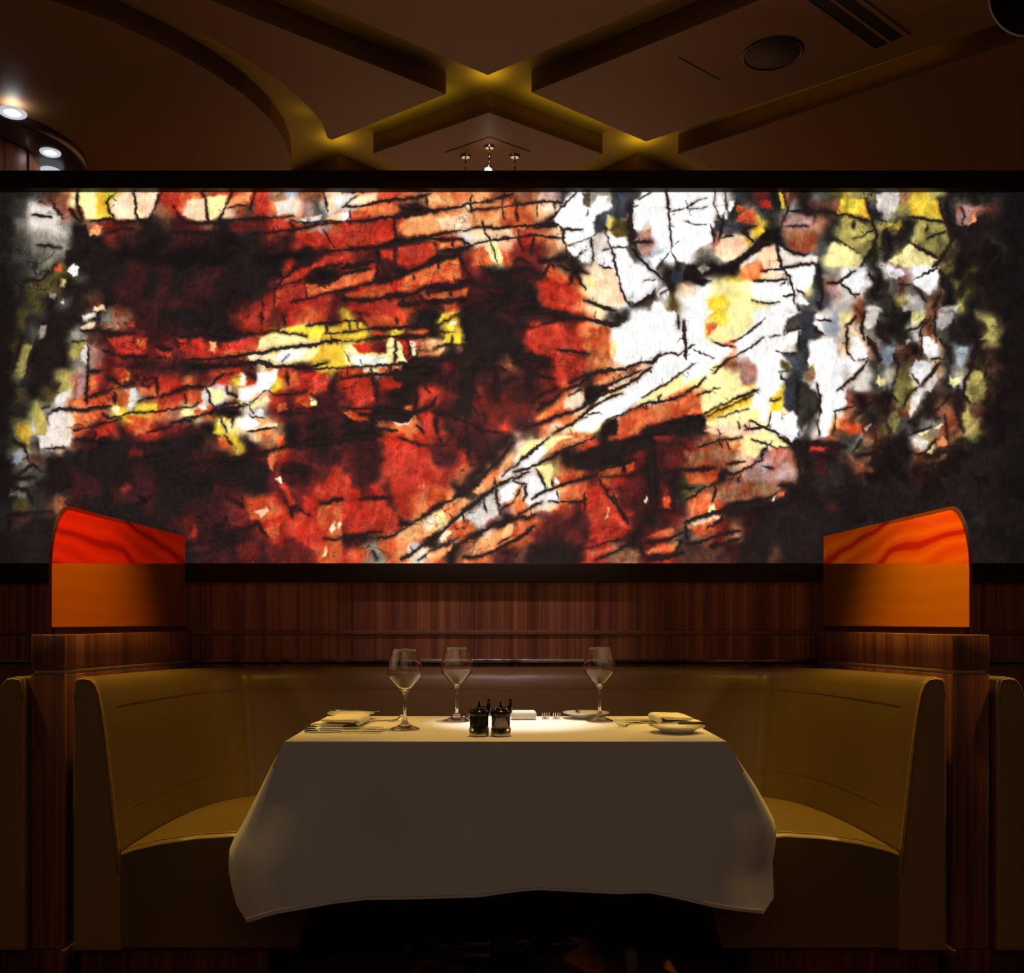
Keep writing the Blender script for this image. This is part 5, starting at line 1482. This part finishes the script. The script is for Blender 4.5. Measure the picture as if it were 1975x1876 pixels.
def cloth():
    NV = 26; cols = []
    def smooth(v): return v*v*(3-2*v)
    fr = 90
    for i in range(fr+1):                      # front sheet
        u = i/fr; col = []; hem = interp(HEM, u)
        for k in range(NV+1):
            v = k/NV; py = 1430+(hem-1430)*v
            px = interp(XL, py)*(1-u)+interp(XR, py)*u
            # bring inner columns back to hang straight
            st = (549+(1402-549)*u); wgt = max(0, 1-min(u, 1-u)/.22); px = st+(px-st)*(wgt**1.3 if wgt < 1 else 1)*1.0 + 0
            fold = .026*math.exp(-((u-.085)/.045)**2)+.024*math.exp(-((u-.915)/.045)**2)-.020*math.exp(-((u-.20)/.05)**2)-.022*math.exp(-((u-.80)/.05)**2)+.010*math.sin(u*17+.8)*(.3+v)+.006*math.sin(u*31+2)
            wrap = .055*max(0, 1-u/.05)**1.5+.055*max(0, 1-(1-u)/.05)**1.5
            Y = 2.6045-smooth(min(1, v*1.3))*fold+smooth(v)*wrap-.020*v*v
            if k == 0: col.append(Vector((tx0+(tx1-tx0)*u, 2.605, ZT)))
            else: col.append(P(px, py, Y))
        cols.append(col)
    def side(x_top, y_from, y_to, lead, xs, n=34):
        res = []
        for i in range(1, n+1):
            t = i/n; y = y_from+(y_to-y_from)*t; col = []
            tip = lead[-1]; zh = tip.z+(.50-tip.z)*min(1, t*3.2)**.8+.012*math.sin(t*19)
            for k in range(NV+1):
                v = k/NV; z = ZT-(ZT-zh)*v
                w_ = lead[k]; off = abs(w_.x-x_top)*max(0, 1-t*2.2)**1.6+v*(.035+.012*math.sin(t*24))
                xt = x_top+(.010*t if xs > 0 else -.004*t)
                yy = y+(w_.y-2.605)*max(0, 1-t*3)*v if k else y
                col.append(Vector((xt+xs*off*(1 if k else 0), yy, z if k else ZT)))
            res.append(col)
        return res
    right = side(tx1, ty0, ty1, cols[-1], 1); left = side(tx0, ty0, ty1, cols[0], -1)
    back = []
    xa, xb = right[-1][0].x, left[-1][0].x
    for i in range(1, 30):
        t = i/30; x = xa+(xb-xa)*t; back.append([Vector((x, ty1+.03*(k/NV)+.006*math.sin(t*30)*(k/NV), ZT-.26*k/NV)) for k in range(NV+1)])
    loop = cols+right+back+left[::-1]
    V, Fs = [], []
    for col in loop: V += col
    n = len(loop); m_ = NV+1
    for s in range(n):
        a, b = s, (s+1) % n
        for k in range(NV): Fs.append((a*m_+k, a*m_+k+1, b*m_+k+1, b*m_+k))
    # top: grid that meets the loop
    Lc = Vector(((tx0+tx1)/2, 2.95, ZT))
    base = len(V); top = [s*m_ for s in range(n)]
    ring = top; cpt = Vector(((tx0+tx1)/2, (ty0+ty1)/2, ZT))
    prev = ring
    for q in (.75, .4):
        cur = []
        for s in range(n): V.append(cpt+(V[top[s]]-cpt)*q); cur.append(len(V)-1)
        for s in range(n): Fs.append((prev[s], prev[(s+1)%n], cur[(s+1)%n], cur[s]))
        prev = cur
    V.append(cpt); ci = len(V)-1
    for s in range(n): Fs.append((prev[s], prev[(s+1)%n], ci))
    o = obj('tablecloth', [v-Lc for v in V], Fs, M['cloth'], None, True, Lc)
    md = o.modifiers.new('b', 'EDGE_SPLIT'); md.split_angle = 1.2
    tag(o, 'white cloth hanging to a drooping hem over the booth table', 'tablecloth')
    # stitched hem along the front
    path = [cols[i][-1]*1.0+(cols[i][-2]-cols[i][-1])*.55+Vector((0, -.0015, 0))-Lc for i in range(fr+1)]
    obj('hem_stitch', *tube(path, .0009, 4), M['napkin'], o, True)
    return o
cloth()
def onT(px, py, dz=0):
    Y = F*(ZC-ZT)/(py-VY); return Vector(((px-VX)/F*Y, Y, ZT+dz))
# wine glasses
G = [(0, .0006), (.030, .0006), (.042, .0015), (.0425, .0028), (.036, .0052), (.024, .0095), (.013, .016), (.0065, .026), (.0042, .045), (.0038, .075), (.0043, .095), (.0066, .104), (.0105, .109), (.020, .120), (.034, .136), (.046, .150), (.0505, .160), (.0508, .168), (.0485, .182), (.0435, .203), (.0375, .222), (.0345, .2315),
     (.0335, .2318), (.0335, .2315), (.0365, .2215), (.0425, .2025), (.0474, .182), (.0496, .168), (.0493, .1605), (.045, .1512), (.033, .1378), (.019, .1222), (.009, .1130), (.004, .1110), (0, .1106)]
gl0 = thing('wine_glass', 'empty wine glass at the left, nearest of the three glasses', 'wine glass', onT(781, 1406.5, .0003), 0, 'wine glasses on the table')
def glass_parts(t):
    obj('bowl', *lathe(G, 64), M['glass'], t, True)
glass_parts(gl0)
dup(gl0, onT(881, 1390, .0003), 0, 'empty wine glass just behind the pepper grinder')
dup(gl0, onT(1156.5, 1390.5, .0003), 0, 'empty wine glass at the right, in front of the small plate')
# salt and pepper grinders
def grinder(px, py, label, fill, kw):
    t = thing('grinder', label, 'grinder', onT(px, py, .0002), 0, 'salt and pepper grinders')
    r = .0262
    V, Fs = lathe([(0, .0), (r, .0), (r+.0005, .001), (r+.0005, .022), (r-.002, .0225), (r-.002, .004), (0, .004)], 56); obj('steel_base', V, Fs, M['steel'], t, True)
    arch = [(r+.0012)*1.0]
    # dark arched window in the steel base
    Va, Fa = [], []; n = 14
    for i in range(n+1):
        a = -math.pi/2+(-.62+1.24*i/n); hgt = .0205-.0135*(1-((i-n/2)/(n/2))**2)**.5
        Va += [((r+.0009)*math.cos(a), (r+.0009)*math.sin(a), .0215), ((r+.0009)*math.cos(a), (r+.0009)*math.sin(a), hgt)]
    for i in range(n): Fa.append((2*i, 2*i+1, 2*i+3, 2*i+2))
    obj('window', Va, Fa, M['black'], t)
    obj('glass_body', *lathe([(r-.003, .0045), (r-.0012, .0225), (r-.0012, .052), (r-.003, .0545), (r-.0040, .0545), (r-.0040, .0045)], 48), M['mill_glass'], t, True)
    obj(fill, *lathe([(0, .0050), (r-.0046, .0050), (r-.0046, .049), (r*.5, .0525), (0, .051)], 32), M[fill], t, True)
    obj('lid', *lathe([(0, .0545), (r+.0002, .0545), (r+.0022, .056), (r+.0022, .067), (r+.001, .069), (r-.003, .0698), (r-.0035, .075), (r-.006, .0772), (0, .0775)], 48), M['black'], t, True)
    obj('knob', *lathe([(0, .077), (.0042, .077), (.0042, .0905), (.005, .0915), (.005, .093), (0, .0932)], 20), M['black'], t, True)
    h = obj('crank_handle', *join(tube([(0, .004, .0765), (.022, .012, .0785)], .003, 8), tube([(.0262, .014, .062), (.0262, .014, .099)], .0046, 12)), M['black'], t, True)
    obj('knob_cap', *xf(lathe([(0, .0995), (.0046, .0995), (.0048, .100), (0, .1008)], 16), Matrix.Translation((.0262, .014, 0))), M['brass_end'], h, True)
    return t
grinder(924, 1419, 'pepper grinder filled with black peppercorns, left of the pair', 'pepper', 1)
grinder(966, 1419, 'salt grinder filled with white salt, right of the pair', 'salt', 1)
# plates
PL = [(0, .004), (.035, .004), (.038, .0), (.042, .0), (.046, .006), (.058, .012), (.074, .0175), (.0765, .0195), (.076, .0205), (.073, .0198), (.057, .0145), (.044, .0085), (.036, .0070), (0, .0068)]
def plate(px, py, label, sc=1):
    t = obj('bread_plate', *lathe([(r*sc, z) for r, z in PL], 64), M['china'], None, True, onT(px, py, .0003)); tag(t, label, 'plate', 'small white bread plates'); return t
p1 = plate(1306, 1412.5, 'white bread plate with a knife across it, near the right table corner', 1.02)
p2 = plate(1130, 1385.0, 'white bread plate at the back edge behind the right glass', .98)
p3 = plate(677, 1386.5, 'white bread plate at the back left behind the folded napkin', .98)
# cutlery
def knife_mesh(L_=.225):
    hl = .105; V, Fs = [], []
    # handle: rounded bar; blade: thin tapered wedge
    hp = tube([(0, 0, .0045), (.004, 0, .0045), (.05, 0, .0048), (hl-.006, 0, .0042), (hl, 0, .004)], [.002, .0045, .0048, .0040, .0036], 10)
    bl = [(hl-.002, -.0045), (hl+.012, -.009), (L_-.03, -.010), (L_-.006, -.004), (L_, .003), (L_-.02, .006), (hl-.002, .005)]
    return hp, prism(bl, .0032, .0044)
def knife(loc, rz, label, tilt=0, group='table knives', z=0, small=False, m='chrome'):
    t = thing('table_knife', label, 'knife', loc+Vector((0, 0, z+.0003)), rz, group); t.rotation_euler = (0, tilt, rz)
    if small: t.scale = (.72, .8, .9)
    h, b = knife_mesh(); obj('handle', *h, M[m], t, True); obj('blade', *b, M['chrome'], t); return t
def fork(loc, rz, label, group='table forks', tilt=0):
    t = thing('table_fork', label, 'fork', loc+Vector((0, 0, .0005)), rz, group); t.rotation_euler = (0, tilt, rz)
    obj('handle', *tube([(0, 0, .003), (.06, 0, .0035), (.11, 0, .004), (.14, 0, .0035), (.150, 0, .0028)], [.0035, .0032, .0022, .0020, .003], 8), M['chrome'], t, True)
    hd = prism([(.148, -.003), (.156, -.0105), (.166, -.0118), (.166, .0118), (.156, .0105), (.148, .003)], .0018, .0034)
    obj('neck', *hd, M['chrome'], t)
    for k in range(4):
        y = -.0102+.0068*k; obj('tine', *tube([(.165, y, .0028), (.178, y, .0045), (.192, y, .0130), (.200, y, .0240)], [.0016, .0015, .0013, .0009], 6), M['chrome'], t, True)
    return t
knife(onT(586, 1413.5), .0, 'steel knife nearest the front of the left place setting')
knife(onT(587, 1409.5), .02, 'steel knife, middle of the three left of the near wine glass')
knife(onT(590, 1405.2), .03, 'steel knife lying right against the left folded napkin')
fork(onT(668, 1397), .62, 'steel fork sticking out behind the left folded napkin')
knife(Vector((onT(634, 1386).x, onT(634, 1386).y, ZT)), .0, 'small butter knife across the back left bread plate', 0, 'butter knives', .0205, True)
knife(onT(1243, 1412)+Vector((.170, 0, 0)), math.pi, 'small butter knife across the near right bread plate', -.0, 'butter knives', .0215, True, 'brass_end')
knife(onT(1111, 1386.5)+Vector((0, -.02, 0)), 1.45, 'small butter knife pointing away on the back right bread plate', 0, 'butter knives', .0215, True, 'brass_end')
for k, (a, b, lb) in enumerate(((1198, 1389, 'steel knife furthest back beside the right folded napkin'), (1198, 1392, 'steel knife in the middle beside the right folded napkin'), (1201, 1395.5, 'steel knife nearest the viewer beside the right folded napkin'))):
    q = onT(a, b); knife(q+Vector((.225, 0, 0)), math.pi, lb)
q = onT(1228, 1400); fork(Vector((q.x+.055, q.y+.115, ZT)), math.pi+.95, 'steel fork with tines out from the right folded napkin')
q = onT(1053, 1388); fork(Vector((q.x, q.y+.20, ZT)), -math.pi/2, 'steel fork with tines toward the viewer, left of the back pair')
q = onT(1074, 1388); fork(Vector((q.x, q.y+.20, ZT)), -math.pi/2, 'steel fork with tines toward the viewer, right of the back pair')
for px, lb in ((893, 'steel knife end just right of the middle glass foot'), (903, 'steel knife end just behind the pepper grinder')):
    q = onT(px, 1391); knife(Vector((q.x, q.y, ZT)), math.pi/2-.1, lb, 0, 'knives behind the pepper grinder')
# folded napkins
def napkin(px0, px1, pyf, depth, flip, label):
    a, b = onT(px0, pyf), onT(px1, pyf); w_ = b.x-a.x
    # rolled cross-section, extruded away from the viewer
    s = [(0, .001), (.30, .001), (.55, .003), (.80, .002), (.93, .004), (.99, .013), (.98, .022), (.93, .027), (.80, .0275), (.5, .025), (.22, .026), (.20, .022), (.24, .0185), (.55, .0175), (.80, .0175), (.86, .014), (.80, .011), (.55, .0125), (.25, .0135), (.02, .014), (0, .010), (.02, .0075), (.3, .0065), (.6, .0085), (.8, .0065), (.6, .0048), (.3, .0045), (0, .0040)]
    s = [(x if not flip else 1-x, z) for x, z in s]; n = len(s); rows = 9; V, Fs = [], []
    for r_ in range(rows):
        t = r_/(rows-1); sh = (.018 if not flip else -.012)*t; sc_ = 1-.10*t
        for x, z in s: V.append(((x-.5)*w_*sc_+sh, t*depth, z*(1+.04*math.sin(t*5+x*6))))
    for r_ in range(rows-1):
        for k in range(n): Fs.append((r_*n+k, r_*n+(k+1)%n, (r_+1)*n+(k+1)%n, (r_+1)*n+k))
    Fs += [tuple(range(n)), tuple(range((rows-1)*n, rows*n))]
    o = obj('folded_napkin', V, Fs, M['napkin'], None, False, Vector(((a.x+b.x)/2, a.y, ZT+.0003)))
    tag(o, label, 'napkin', 'folded white napkins'); bevel(o, .0015, 2); return o
napkin(598, 695, 1404.5, .17, False, 'folded white napkin at the left table corner, above the three knives')
napkin(1268, 1356, 1400, .16, True, 'folded white napkin at the right table corner, behind the near plate')
o = obj('rolled_napkin', *box((-.041, 0, .0005), (.041, .045, .0285)), M['napkin'], None, False, onT(1010, 1388.5, .0003)); bevel(o, .011, 5); tag(o, 'rolled white napkin at the back edge, right of the salt grinder', 'napkin')
